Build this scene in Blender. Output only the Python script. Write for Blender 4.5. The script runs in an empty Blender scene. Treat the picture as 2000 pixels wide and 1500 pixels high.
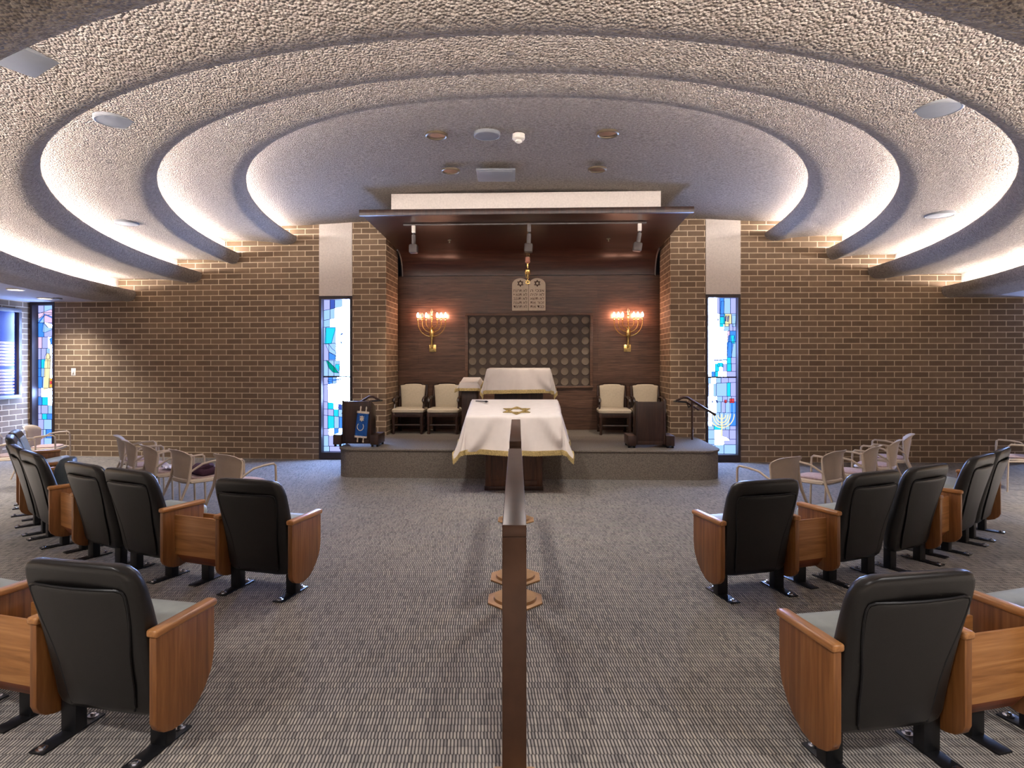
import bpy, bmesh, math, random
from math import sin, cos, pi, radians, sqrt, hypot
from mathutils import Vector, Matrix

S = bpy.context.scene
C = S.collection

# ------------------------------------------------------------------ camera, world, exposure
EYE = 1.82
cam_d = bpy.data.cameras.new('camera')
cam = bpy.data.objects.new('camera', cam_d)
C.objects.link(cam)
cam.location = (0, 0, EYE)
cam.rotation_euler = (radians(90), 0, 0)
cam_d.sensor_width = 36
cam_d.lens = 21.6
cam_d.shift_y = -0.0225
cam_d.clip_start = 0.05
S.camera = cam

W = bpy.data.worlds.new('world')
S.world = W
W.use_nodes = True
W.node_tree.nodes['Background'].inputs[0].default_value = (0.5, 0.6, 0.8, 1)
W.node_tree.nodes['Background'].inputs[1].default_value = 0.05
S.view_settings.view_transform = 'Standard'
S.view_settings.look = 'None'
S.view_settings.exposure = 1.55
S.view_settings.gamma = 1.0

COVE_STRENGTH = 38.0
DOME_POWER = 14.0
CAN_POWER = 520.0

# ------------------------------------------------------------------ helpers
A_ROOM = 0.042                         # the room's long axis is turned a little from the camera's
OX, OY = 0.27, 11.2                    # centre of the front wall


def R(u, v, z=0.0):
    return Vector((OX + u * cos(A_ROOM) + v * sin(A_ROOM), OY - u * sin(A_ROOM) + v * cos(A_ROOM), z))


def tag(o, label=None, cat=None, group=None, kind=None):
    if label: o['label'] = label
    if cat: o['category'] = cat
    if group: o['group'] = group
    if kind: o['kind'] = kind
    return o


def thing(name, label, cat, loc=(0, 0, 0), rotz=0.0, group=None):
    o = bpy.data.objects.new(name, None)
    C.objects.link(o)
    o.empty_display_size = 0.1
    o.location = loc
    o.rotation_euler = (0, 0, rotz)
    return tag(o, label, cat, group)


def copy_tree(o, parent=None):
    c = o.copy()
    C.objects.link(c)
    c.parent = parent
    for ch in list(o.children):
        copy_tree(ch, c)
    return c


class B:
    """collects shapes in one bmesh"""
    def __init__(self):
        self.bm = bmesh.new()

    def _merge(self, tmp, mat=0):
        me = bpy.data.meshes.new('tmp')
        for f in tmp.faces: f.material_index = mat
        tmp.to_mesh(me)
        tmp.free()
        self.bm.from_mesh(me)
        bpy.data.meshes.remove(me)
        return self

    def box(self, c, s, bevel=0.0, rot=None, mat=0, seg=2):
        t = bmesh.new()
        bmesh.ops.create_cube(t, size=1.0)
        for v in t.verts:
            v.co = Vector((v.co.x * s[0], v.co.y * s[1], v.co.z * s[2]))
        if bevel > 0:
            bmesh.ops.bevel(t, geom=list(t.edges), offset=bevel, segments=seg, profile=0.5, affect='EDGES', clamp_overlap=True)
        m = Matrix.Translation(Vector(c))
        if rot is not None:
            m = m @ rot.to_4x4()
        t.transform(m)
        return self._merge(t, mat)

    def span(self, x0, x1, y0, y1, z0, z1, bevel=0.0, mat=0):
        return self.box(((x0 + x1) / 2, (y0 + y1) / 2, (z0 + z1) / 2), (x1 - x0, y1 - y0, z1 - z0), bevel, None, mat)

    def prism(self, pts, axis, d0, d1, bevel=0.0, mat=0):
        """pts 2-D outline; axis 'x': (y,z), 'y': (x,z), 'z': (x,y), extruded from d0 to d1"""
        t = bmesh.new()
        def mk(p, d):
            return {'x': (d, p[0], p[1]), 'y': (p[0], d, p[1]), 'z': (p[0], p[1], d)}[axis]
        a = [t.verts.new(mk(p, d0)) for p in pts]
        b = [t.verts.new(mk(p, d1)) for p in pts]
        n = len(pts)
        t.faces.new(a)
        t.faces.new(b[::-1])
        for i in range(n):
            t.faces.new((a[i], b[i], b[(i + 1) % n], a[(i + 1) % n]))
        bmesh.ops.recalc_face_normals(t, faces=list(t.faces))
        if bevel > 0:
            es = [e for e in t.edges if len(e.link_faces) == 2 and e.calc_face_angle(0) > 0.9]
            bmesh.ops.bevel(t, geom=es, offset=bevel, segments=2, profile=0.5, affect='EDGES', clamp_overlap=True)
        return self._merge(t, mat)

    def loft(self, loops, cap=True, mat=0, closed=True):
        t = bmesh.new()
        vs = [[t.verts.new(p) for p in lp] for lp in loops]
        n = len(loops[0])
        for i in range(len(vs) - 1):
            for j in range(n if closed else n - 1):
                k = (j + 1) % n
                t.faces.new((vs[i][j], vs[i][k], vs[i + 1][k], vs[i + 1][j]))
        if cap:
            t.faces.new(vs[0][::-1])
            t.faces.new(vs[-1])
        bmesh.ops.recalc_face_normals(t, faces=list(t.faces))
        return self._merge(t, mat)

    def lathe(self, prof, c=(0, 0, 0), n=24, mat=0, axis='z'):
        """prof list of (radius, height)"""
        loops = []
        for r, h in prof:
            lp = []
            for i in range(n):
                a = 2 * pi * i / n
                p = {'z': (r * cos(a), r * sin(a), h), 'y': (r * cos(a), h, r * sin(a)), 'x': (h, r * cos(a), r * sin(a))}[axis]
                lp.append((c[0] + p[0], c[1] + p[1], c[2] + p[2]))
            loops.append(lp)
        return self.loft(loops, True, mat)

    def tube(self, path, rad, n=8, mat=0, flat=1.0):
        path = [Vector(p) for p in path]
        m = len(path)
        rads = rad if isinstance(rad, (list, tuple)) else [rad] * m
        t0 = (path[1] - path[0]).normalized()
        up = Vector((0, 0, 1)) if abs(t0.z) < 0.9 else Vector((1, 0, 0))
        nrm = (up - t0 * up.dot(t0)).normalized()
        loops = []
        for i in range(m):
            t = (path[min(i + 1, m - 1)] - path[max(i - 1, 0)]).normalized()
            nrm = (nrm - t * nrm.dot(t)).normalized()
            bi = t.cross(nrm)
            loops.append([path[i] + (nrm * cos(2 * pi * k / n) * flat + bi * sin(2 * pi * k / n)) * rads[i] for k in range(n)])
        return self.loft(loops, True, mat)

    def grid(self, f, nu, nv, mat=0):
        t = bmesh.new()
        vs = [[t.verts.new(f(i / nu, j / nv)) for j in range(nv + 1)] for i in range(nu + 1)]
        for i in range(nu):
            for j in range(nv):
                t.faces.new((vs[i][j], vs[i + 1][j], vs[i + 1][j + 1], vs[i][j + 1]))
        return self._merge(t, mat)

    def poly(self, pts, mat=0):
        vs = [self.bm.verts.new(p) for p in pts]
        f = self.bm.faces.new(vs)
        f.material_index = mat
        return self

    def mesh(self, name, mats, smooth=True, angle=40):
        me = bpy.data.meshes.new(name)
        self.bm.to_mesh(me)
        self.bm.free()
        for m in (mats if isinstance(mats, (list, tuple)) else [mats]):
            me.materials.append(m)
        if smooth:
            for p in me.polygons: p.use_smooth = True
            me.set_sharp_from_angle(angle=radians(angle))
        return me


CACHE = {}


def put(name, me, parent=None, loc=(0, 0, 0), rot=(0, 0, 0)):
    o = bpy.data.objects.new(name, me)
    C.objects.link(o)
    o.parent = parent
    o.location = loc
    o.rotation_euler = rot
    return o


def part(name, b, mats, parent=None, loc=(0, 0, 0), rot=(0, 0, 0), smooth=True, angle=40):
    return put(name, b.mesh(name, mats, smooth, angle), parent, loc, rot)


def struct(name, b, mats, loc=(0, 0, 0), rot=(0, 0, 0), label=None, smooth=False, angle=40):
    o = part(name, b, mats, None, loc, rot, smooth, angle)
    return tag(o, label, 'room', None, 'structure')


def arc(cx, cy, r, a0, a1, n):
    return [(cx + r * cos(a0 + (a1 - a0) * i / n), cy + r * sin(a0 + (a1 - a0) * i / n)) for i in range(n + 1)]


def rrect(hw, hd, r, n=4, cx=0.0, cy=0.0):
    r = min(r, hw * 0.999, hd * 0.999)
    p = []
    for sx, sy, a in ((1, 1, 0), (-1, 1, pi / 2), (-1, -1, pi), (1, -1, 1.5 * pi)):
        for i in range(n + 1):
            t = a + pi / 2 * i / n
            p.append((cx + sx * (hw - r) + r * cos(t), cy + sy * (hd - r) + r * sin(t)))
    return p


# ------------------------------------------------------------------ materials
class NT:
    def __init__(self, name):
        self.m = bpy.data.materials.new(name)
        self.m.use_nodes = True
        self.t = self.m.node_tree
        self.bsdf = self.t.nodes['Principled BSDF']
        self.out = self.t.nodes['Material Output']

    def n(self, typ, **kw):
        nd = self.t.nodes.new(typ)
        for k, v in kw.items():
            if k in nd.inputs: nd.inputs[k].default_value = v
            else: setattr(nd, k, v)
        return nd

    def link(self, a, b):
        self.t.links.new(a, b)

    def coords(self, scale=(1, 1, 1), kind='Object', rot=(0, 0, 0)):
        tc = self.n('ShaderNodeTexCoord')
        mp = self.n('ShaderNodeMapping')
        mp.inputs['Scale'].default_value = scale
        mp.inputs['Rotation'].default_value = rot
        self.link(tc.outputs[kind], mp.inputs['Vector'])
        return mp.outputs['Vector']

    def noise(self, vec, scale, detail=2.0, rough=0.5):
        nd = self.n('ShaderNodeTexNoise')
        nd.inputs['Scale'].default_value = scale
        nd.inputs['Detail'].default_value = detail
        nd.inputs['Roughness'].default_value = rough
        if vec is not None: self.link(vec, nd.inputs['Vector'])
        return nd

    def ramp(self, fac, stops):
        nd = self.n('ShaderNodeValToRGB')
        el = nd.color_ramp.elements
        while len(el) > 1: el.remove(el[-1])
        el[0].position = stops[0][0]
        el[0].color = (*stops[0][1], 1)
        for p, c in stops[1:]:
            e = el.new(p)
            e.color = (*c, 1)
        self.link(fac, nd.inputs['Fac'])
        return nd.outputs['Color']

    def math(self, op, a, b=None):
        nd = self.n('ShaderNodeMath', operation=op)
        for i, x in enumerate((a, b)):
            if x is None: continue
            if isinstance(x, (int, float)): nd.inputs[i].default_value = x
            else: self.link(x, nd.inputs[i])
        return nd.outputs[0]

    def bump(self, h, strength=0.5, dist=0.01):
        nd = self.n('ShaderNodeBump')
        nd.inputs['Strength'].default_value = strength
        nd.inputs['Distance'].default_value = dist
        self.link(h, nd.inputs['Height'])
        self.link(nd.outputs['Normal'], self.bsdf.inputs['Normal'])

    def base(self, c, rough=0.6, spec=0.5, metal=0.0):
        if isinstance(c, tuple): self.bsdf.inputs['Base Color'].default_value = (*c, 1)
        else: self.link(c, self.bsdf.inputs['Base Color'])
        self.bsdf.inputs['Roughness'].default_value = rough
        self.bsdf.inputs['Specular IOR Level'].default_value = spec
        self.bsdf.inputs['Metallic'].default_value = metal
        return self.m


def srgb(r, g, b):
    f = lambda c: (c / 255 / 12.92) if c / 255 <= 0.04045 else ((c / 255 + 0.055) / 1.055) ** 2.4
    return (f(r), f(g), f(b))


def simple(name, c, rough=0.5, spec=0.5, metal=0.0, vary=0.12, scale=12.0, bump=0.0):
    k = NT(name)
    v = k.coords()
    nz = k.noise(v, scale, 3)
    lo = tuple(x * (1 - vary) for x in c)
    hi = tuple(min(1, x * (1 + vary)) for x in c)
    col = k.ramp(nz.outputs['Fac'], [(0.3, lo), (0.7, hi)])
    if bump > 0:
        k.bump(k.noise(v, scale * 8, 2).outputs['Fac'], bump, 0.003)
    return k.base(col, rough, spec, metal)


def wood(name, c0, c1, c2, axis='z', rough=0.4, freq=18.0, spec=0.5):
    """grain stretched along one axis"""
    k = NT(name)
    st = {'x': (0.06, 1, 1), 'y': (1, 0.06, 1), 'z': (1, 1, 0.06)}[axis]
    v = k.coords(st)
    n1 = k.noise(v, freq, 4, 0.6)
    n1.inputs['Distortion'].default_value = 1.2
    n2 = k.noise(v, freq * 6, 2, 0.5)
    f = k.math('ADD', k.math('MULTIPLY', n1.outputs['Fac'], 0.75), k.math('MULTIPLY', n2.outputs['Fac'], 0.25))
    col = k.ramp(f, [(0.32, c0), (0.5, c1), (0.68, c2)])
    k.bump(f, 0.12, 0.002)
    return k.base(col, rough, spec)


def emit(name, c, s):
    k = NT(name)
    e = k.n('ShaderNodeEmission')
    e.inputs['Color'].default_value = (*c, 1)
    e.inputs['Strength'].default_value = s
    k.link(e.outputs[0], k.out.inputs['Surface'])
    return k.m


def mat_brick(name='brown_brick'):
    k = NT(name)
    tc = k.n('ShaderNodeTexCoord')
    sp = k.n('ShaderNodeSeparateXYZ')
    k.link(tc.outputs['Object'], sp.inputs[0])
    cb = k.n('ShaderNodeCombineXYZ')
    k.link(k.math('ADD', sp.outputs['X'], sp.outputs['Y']), cb.inputs['X'])
    k.link(sp.outputs['Z'], cb.inputs['Y'])
    br = k.n('ShaderNodeTexBrick')
    br.offset = 0.5
    br.inputs['Scale'].default_value = 1.0
    br.inputs['Brick Width'].default_value = 0.3048
    br.inputs['Row Height'].default_value = 0.1016
    br.inputs['Mortar Size'].default_value = 0.0072
    br.inputs['Mortar Smooth'].default_value = 0.15
    br.inputs['Bias'].default_value = 0.0
    br.inputs['Color1'].default_value = (*srgb(132, 109, 86), 1)
    br.inputs['Color2'].default_value = (*srgb(110, 90, 70), 1)
    br.inputs['Mortar'].default_value = (*srgb(206, 184, 154), 1)
    k.link(cb.outputs[0], br.inputs['Vector'])
    nz = k.noise(cb.outputs[0], 9.0, 4, 0.6)
    mx = k.n('ShaderNodeMix', data_type='RGBA', blend_type='MULTIPLY')
    mx.inputs['Factor'].default_value = 0.5
    k.link(br.outputs['Color'], mx.inputs['A'])
    k.link(k.ramp(nz.outputs['Fac'], [(0.3, (0.72, 0.72, 0.72)), (0.7, (1, 1, 1))]), mx.inputs['B'])
    inv = k.math('SUBTRACT', 1.0, br.outputs['Fac'])
    h = k.math('ADD', inv, k.math('MULTIPLY', k.noise(cb.outputs[0], 60, 3).outputs['Fac'], 0.4))
    k.bump(h, 0.6, 0.006)
    return k.base(mx.outputs['Result'], 0.75, 0.3)


def mat_popcorn():
    k = NT('popcorn_plaster')
    v = k.coords()
    n1 = k.noise(v, 36.0, 3, 0.6)
    vo = k.n('ShaderNodeTexVoronoi')
    vo.inputs['Scale'].default_value = 66.0
    k.link(v, vo.inputs['Vector'])
    h = k.math('SUBTRACT', k.math('MULTIPLY', n1.outputs['Fac'], 0.8), k.math('MULTIPLY', vo.outputs['Distance'], 1.3))
    k.bump(h, 1.0, 0.05)
    col = k.ramp(n1.outputs['Fac'], [(0.28, srgb(160, 146, 134)), (0.72, srgb(222, 210, 198))])
    return k.base(col, 0.9, 0.15)


def mat_carpet(name, k1, k2, k3, cw=0.0166, rh=0.058):
    """loop-pile carpet: short loops lying along the aisle, in rows"""
    k = NT(name)
    tc = k.n('ShaderNodeTexCoord')
    sp = k.n('ShaderNodeSeparateXYZ')
    k.link(tc.outputs['Object'], sp.inputs[0])
    v = k.math('DIVIDE', sp.outputs['Y'], rh)
    row = k.math('FLOOR', v)
    fv = k.math('FRACT', v)
    sh = k.n('ShaderNodeTexWhiteNoise', noise_dimensions='1D')
    k.link(row, sh.inputs['W'])
    u = k.math('ADD', k.math('ADD', k.math('DIVIDE', sp.outputs['X'], cw), k.math('MULTIPLY', fv, 0.25)), k.math('MULTIPLY', sh.outputs['Value'], 0.6))
    fu = k.math('FRACT', u)
    cell = k.n('ShaderNodeCombineXYZ')
    k.link(k.math('FLOOR', u), cell.inputs['X'])
    k.link(row, cell.inputs['Y'])
    wn = k.n('ShaderNodeTexWhiteNoise', noise_dimensions='2D')
    k.link(cell.outputs[0], wn.inputs['Vector'])
    hu = k.math('SINE', k.math('MULTIPLY', fu, pi))
    hv = k.math('POWER', k.math('SINE', k.math('MULTIPLY', fv, pi)), 0.14)
    h = k.math('MULTIPLY', hu, hv)
    col = k.ramp(wn.outputs['Value'], [(0.0, k1), (0.35, k2), (0.7, k2), (1.0, k3)])
    gap = k.ramp(h, [(0.2, (0.16, 0.155, 0.17)), (0.9, (1, 1, 1))])
    mx = k.n('ShaderNodeMix', data_type='RGBA', blend_type='MULTIPLY')
    mx.inputs['Factor'].default_value = 1.0
    k.link(col, mx.inputs['A'])
    k.link(gap, mx.inputs['B'])
    big = k.noise(tc.outputs['Object'], 0.9, 3)
    m2 = k.n('ShaderNodeMix', data_type='RGBA', blend_type='MULTIPLY')
    m2.inputs['Factor'].default_value = 1.0
    k.link(mx.outputs['Result'], m2.inputs['A'])
    k.link(k.ramp(big.outputs['Fac'], [(0.3, (0.86, 0.86, 0.88)), (0.7, (1, 1, 1))]), m2.inputs['B'])
    k.bump(h, 0.8, 0.006)
    return k.base(m2.outputs['Result'], 0.95, 0.1)


def mat_planks():
    """dark horizontal boards, boards 0.145 m high in the object's x-z plane"""
    k = NT('dark_walnut_boards')
    tc = k.n('ShaderNodeTexCoord')
    sp = k.n('ShaderNodeSeparateXYZ')
    k.link(tc.outputs['Object'], sp.inputs[0])
    cb = k.n('ShaderNodeCombineXYZ')
    k.link(sp.outputs['X'], cb.inputs['X'])
    k.link(k.math('SUBTRACT', sp.outputs['Z'], sp.outputs['Y']), cb.inputs['Y'])
    br = k.n('ShaderNodeTexBrick')
    br.offset = 0.37
    br.inputs['Scale'].default_value = 1.0
    br.inputs['Brick Width'].default_value = 2.2
    br.inputs['Row Height'].default_value = 0.145
    br.inputs['Mortar Size'].default_value = 0.0022
    br.inputs['Color1'].default_value = (0.9, 0.9, 0.9, 1)
    br.inputs['Color2'].default_value = (0.62, 0.6, 0.6, 1)
    br.inputs['Mortar'].default_value = (0.25, 0.25, 0.25, 1)
    k.link(cb.outputs[0], br.inputs['Vector'])
    mp = k.n('ShaderNodeMapping')
    mp.inputs['Scale'].default_value = (0.9, 16, 1)
    k.link(cb.outputs[0], mp.inputs['Vector'])
    nz = k.noise(mp.outputs[0], 2.6, 5, 0.62)
    nz.inputs['Distortion'].default_value = 0.8
    col = k.ramp(nz.outputs['Fac'], [(0.3, srgb(58, 39, 30)), (0.5, srgb(92, 65, 50)), (0.72, srgb(122, 93, 74))])
    mx = k.n('ShaderNodeMix', data_type='RGBA', blend_type='MULTIPLY')
    mx.inputs['Factor'].default_value = 1.0
    k.link(col, mx.inputs['A'])
    k.link(br.outputs['Color'], mx.inputs['B'])
    k.bump(k.math('SUBTRACT', nz.outputs['Fac'], br.outputs['Fac']), 0.15, 0.003)
    return k.base(mx.outputs['Result'], 0.33, 0.5)


M = {}
M['brick'] = mat_brick()
M['popcorn'] = mat_popcorn()
M['carpet'] = mat_carpet('loop_carpet', srgb(138, 132, 126), srgb(166, 158, 149), srgb(182, 173, 160))
M['carpet_stage'] = simple('platform_carpet', srgb(116, 107, 97), 0.95, 0.1, 0, 0.35, 60, 0.6)
M['planks'] = mat_planks()
M['soffit'] = simple('smooth_grey_ceiling', srgb(168, 166, 172), 0.85, 0.2, 0, 0.04)
M['plaster'] = simple('textured_plaster', srgb(206, 196, 186), 0.9, 0.2, 0, 0.08, 40, 0.7)
M['dark_wood'] = wood('dark_stained_wood', srgb(30, 17, 12), srgb(48, 29, 21), srgb(66, 42, 31), 'z', 0.38)
M['canopy'] = wood('canopy_wood', srgb(34, 18, 13), srgb(56, 32, 24), srgb(76, 46, 35), 'x', 0.28)
M['table_wood'] = wood('table_wood', srgb(52, 30, 18), srgb(82, 50, 31), srgb(104, 66, 42), 'z', 0.4)
M['frame_wood'] = wood('walnut_frame', srgb(66, 46, 35), srgb(90, 65, 50), srgb(112, 84, 66), 'x', 0.4)
M['oak'] = wood('orange_oak', srgb(100, 60, 28), srgb(130, 82, 41), srgb(156, 105, 58), 'z', 0.38, 14)
M['oak_y'] = wood('orange_oak_rail', srgb(136, 88, 48), srgb(170, 116, 66), srgb(194, 142, 90), 'y', 0.33, 14)
M['leather'] = simple('black_leather', srgb(23, 21, 20), 0.36, 0.5, 0, 0.15, 30, 0.08)
M['vinyl'] = simple('sage_vinyl', srgb(150, 156, 152), 0.5, 0.4, 0, 0.08, 14, 0.05)
M['black_metal'] = simple('black_metal', srgb(22, 22, 25), 0.4, 0.5, 0.3, 0.1)
M['steel'] = simple('bolt_steel', srgb(200, 200, 205), 0.25, 0.5, 1.0, 0.05)
M['beige'] = simple('beige_plastic', srgb(184, 166, 146), 0.45, 0.4, 0, 0.05)
M['pad'] = simple('mauve_seat_pad', srgb(176, 152, 146), 0.85, 0.2, 0, 0.12, 40, 0.3)
M['cream'] = simple('cream_upholstery', srgb(184, 172, 150), 0.8, 0.25, 0, 0.05, 30, 0.2)
M['cloth'] = simple('white_cloth', srgb(206, 196, 188), 0.75, 0.25, 0, 0.03, 10, 0.06)
M['gold_fringe'] = simple('gold_fringe', srgb(192, 168, 112), 0.55, 0.4, 0.25, 0.3, 60, 0.5)
M['gold_thread'] = simple('gold_thread', srgb(164, 138, 82), 0.5, 0.4, 0.3, 0.3, 80, 0.4)
M['brass'] = simple('polished_brass', srgb(236, 206, 132), 0.24, 0.5, 1.0, 0.06)
M['bronze'] = simple('brown_bronze', srgb(70, 46, 32), 0.34, 0.5, 0.35, 0.16, 9)
M['tan_metal'] = simple('tan_bronze', srgb(168, 130, 90), 0.4, 0.5, 0.35, 0.1)
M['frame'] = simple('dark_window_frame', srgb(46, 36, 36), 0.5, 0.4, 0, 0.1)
M['lead'] = simple('lead_came', srgb(24, 30, 60), 0.6, 0.3, 0.2, 0.1)
M['stone'] = simple('cream_stone', srgb(204, 188, 168), 0.6, 0.4, 0, 0.06, 20)
M['etched'] = simple('etched_brown', srgb(70, 46, 36), 0.7, 0.2, 0, 0.1)
M['disc'] = simple('bronze_disc', srgb(104, 92, 78), 0.45, 0.5, 0.35, 0.22, 5)
M['panel_back'] = simple('dark_panel_back', srgb(58, 45, 38), 0.5, 0.4, 0, 0.1)
M['grey_plastic'] = simple('grey_fixture', srgb(126, 128, 132), 0.5, 0.4, 0, 0.05)
M['dark_grey'] = simple('grey_lamp_housing', srgb(92, 86, 84), 0.45, 0.5, 0.2, 0.06)
M['white_plastic'] = simple('white_plastic', srgb(222, 214, 202), 0.45, 0.4, 0, 0.03)
M['baffle'] = simple('bronze_baffle', srgb(112, 98, 78), 0.35, 0.5, 0.6, 0.1)
M['blue_velvet'] = simple('blue_velvet', srgb(22, 74, 140), 0.8, 0.3, 0, 0.15, 30, 0.2)
M['silver_thread'] = simple('silver_embroidery', srgb(206, 192, 176), 0.5, 0.5, 0.2, 0.2, 60, 0.3)
M['purple'] = simple('plum_cloth', srgb(74, 48, 62), 0.85, 0.2, 0, 0.25, 20, 0.3)
M['paper'] = simple('white_paper', srgb(222, 216, 226), 0.7, 0.3, 0, 0.05)
M['grey_bag'] = simple('charcoal_leather', srgb(70, 76, 78), 0.4, 0.5, 0, 0.15, 10)
M['blue_glass'] = simple('blue_board_face', srgb(40, 56, 132), 0.25, 0.6, 0, 0.1, 3)
M['plate'] = simple('name_plate_metal', srgb(160, 142, 140), 0.4, 0.5, 0.4, 0.3, 40)
M['ner_glass'] = simple('rose_lamp_glass', srgb(176, 122, 104), 0.3, 0.5, 0, 0.1)
M['bulb'] = emit('warm_bulb', (1.0, 0.5, 0.34), 42)
M['dead_bulb'] = simple('unlit_bulb', srgb(196, 172, 140), 0.2, 0.6, 0, 0.05)
M['cove'] = emit('cove_strip', (1.0, 0.92, 0.90), COVE_STRENGTH)
M['can_glow'] = emit('can_lamp', (1.0, 0.93, 0.85), 6)
M['tiny_bulb'] = emit('tiny_board_bulb', (1.0, 0.5, 0.4), 1.2)
M['hebrew'] = M['etched']
GL = {
    'W': emit('glass_white', (0.31, 0.48, 1.0), 42.0),
    'P': emit('glass_pale_blue', (0.30, 0.50, 1.0), 0.50),
    'L': emit('glass_lavender', (0.40, 0.44, 1.0), 0.446),
    'B': emit('glass_blue', (0.06, 0.26, 1.0), 0.446),
    'C': emit('glass_cyan', (0.02, 0.62, 1.0), 0.446),
    'D': emit('glass_deep_blue', (0.06, 0.12, 0.55), 0.360),
    'G': emit('glass_green', (0.0, 0.42, 0.34), 0.324),
    'R': emit('glass_red', (0.85, 0.08, 0.10), 0.360),
    'Y': emit('glass_cream', (1.0, 0.86, 0.5), 0.396),
    'O': emit('glass_amber', (1.0, 0.55, 0.1), 0.360),
    'I': emit('glass_pink', (0.8, 0.6, 0.95), 0.396),
    'K': M['lead'],
}
GKEYS = list(GL)

# ------------------------------------------------------------------ floor and walls
struct('floor', B().span(-11.5, 11.5, -4.6, 12.9, -0.2, 0.0), M['carpet'], label='brown and grey loop carpet')

ZTOP = 4.45
WIN_U0, WIN_U1 = 3.22, 3.84
NICHE = 2.59
WZ0, WZ1 = 0.06, 3.02

# brick piers on both sides of the niche
for s, nm in ((-1, 'wall_pier_left'), (1, 'wall_pier_right')):
    u0, u1 = sorted((s * NICHE, s * WIN_U0))
    b = B().span(u0, u1, 0, 0.95, 0, ZTOP)
    struct(nm, b, M['brick'], R(0, 0), (0, 0, -A_ROOM), 'brown brick pier between window and niche')
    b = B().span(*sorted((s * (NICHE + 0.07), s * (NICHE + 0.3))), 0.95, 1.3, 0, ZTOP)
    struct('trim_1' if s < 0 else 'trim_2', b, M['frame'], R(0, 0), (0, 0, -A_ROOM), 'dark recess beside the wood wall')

# fan walls left and right of the windows
def fan_wall(name, p, q, z, label, cut=None):
    p, q = Vector(p), Vector(q)
    L = (q - p).length
    ang = math.atan2(q.y - p.y, q.x - p.x)
    b = B()
    if cut:
        b.span(cut, L, 0, 0.4, 0, z)
    else:
        b.span(0, L, 0, 0.4, 0, z)
    return struct(name, b, M['brick'], (p.x, p.y, 0), (0, 0, ang), label)

PL = R(-WIN_U1, 0)
PR = R(WIN_U1, 0)
CORNER = Vector((-9.30, 11.84, 0))
fan_wall('wall_back_left', CORNER, (PL.x, PL.y, 0), ZTOP, 'brown brick front wall beside the corner window', cut=0.52)
fan_wall('wall_back_right', (PR.x, PR.y, 0), (9.30, 10.972, 0), ZTOP, 'brown brick front wall, window to side wall')
struct('wall_back_outer', B().span(-11.5, 11.5, 1.6, 1.8, -0.2, ZTOP), M['frame'], R(0, 0.4), (0, 0, -A_ROOM), 'outer masonry behind the windows')

b = B().span(-0.3, 0.0, -18, 0.6, 0, 3.6)
struct('wall_left', b, M['brick'], CORNER, (0, 0, -A_ROOM), 'brown brick side wall with the memorial board')
b = B().span(0, 0.3, -17, 0.6, 0, 3.6)
struct('wall_right', b, M['brick'], (9.82, 10.97, 0), (0, 0, A_ROOM), 'brown brick side wall')
struct('wall_rear', B().span(-11.5, 11.5, -0.3, 0, 0, 3.6), M['brick'], (0, -4.2, 0), (0, 0, 0), 'brown brick rear wall')

# plaster panels above the windows
for s, nm in ((-1, 'trim_3'), (1, 'trim_4')):
    u0, u1 = sorted((s * (WIN_U0 + 0.002), s * (WIN_U1 - 0.002)))
    struct(nm, B().span(u0, u1, -0.006, 0.3, WZ1, ZTOP), M['plaster'], R(0, 0), (0, 0, -A_ROOM), 'pale plaster panel over the stained glass window')


# ------------------------------------------------------------------ stained glass windows
def ribbon(pts, w):
    """closed outline of a polyline of width w"""
    l, r = [], []
    for i in range(len(pts)):
        a = Vector(pts[max(i - 1, 0)])
        c = Vector(pts[min(i + 1, len(pts) - 1)])
        t = (c - a)
        t = t.normalized() if t.length > 0 else Vector((1, 0))
        n = Vector((-t.y, t.x))
        l.append(Vector(pts[i]) + n * w / 2)
        r.append(Vector(pts[i]) - n * w / 2)
    return l, r


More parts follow.
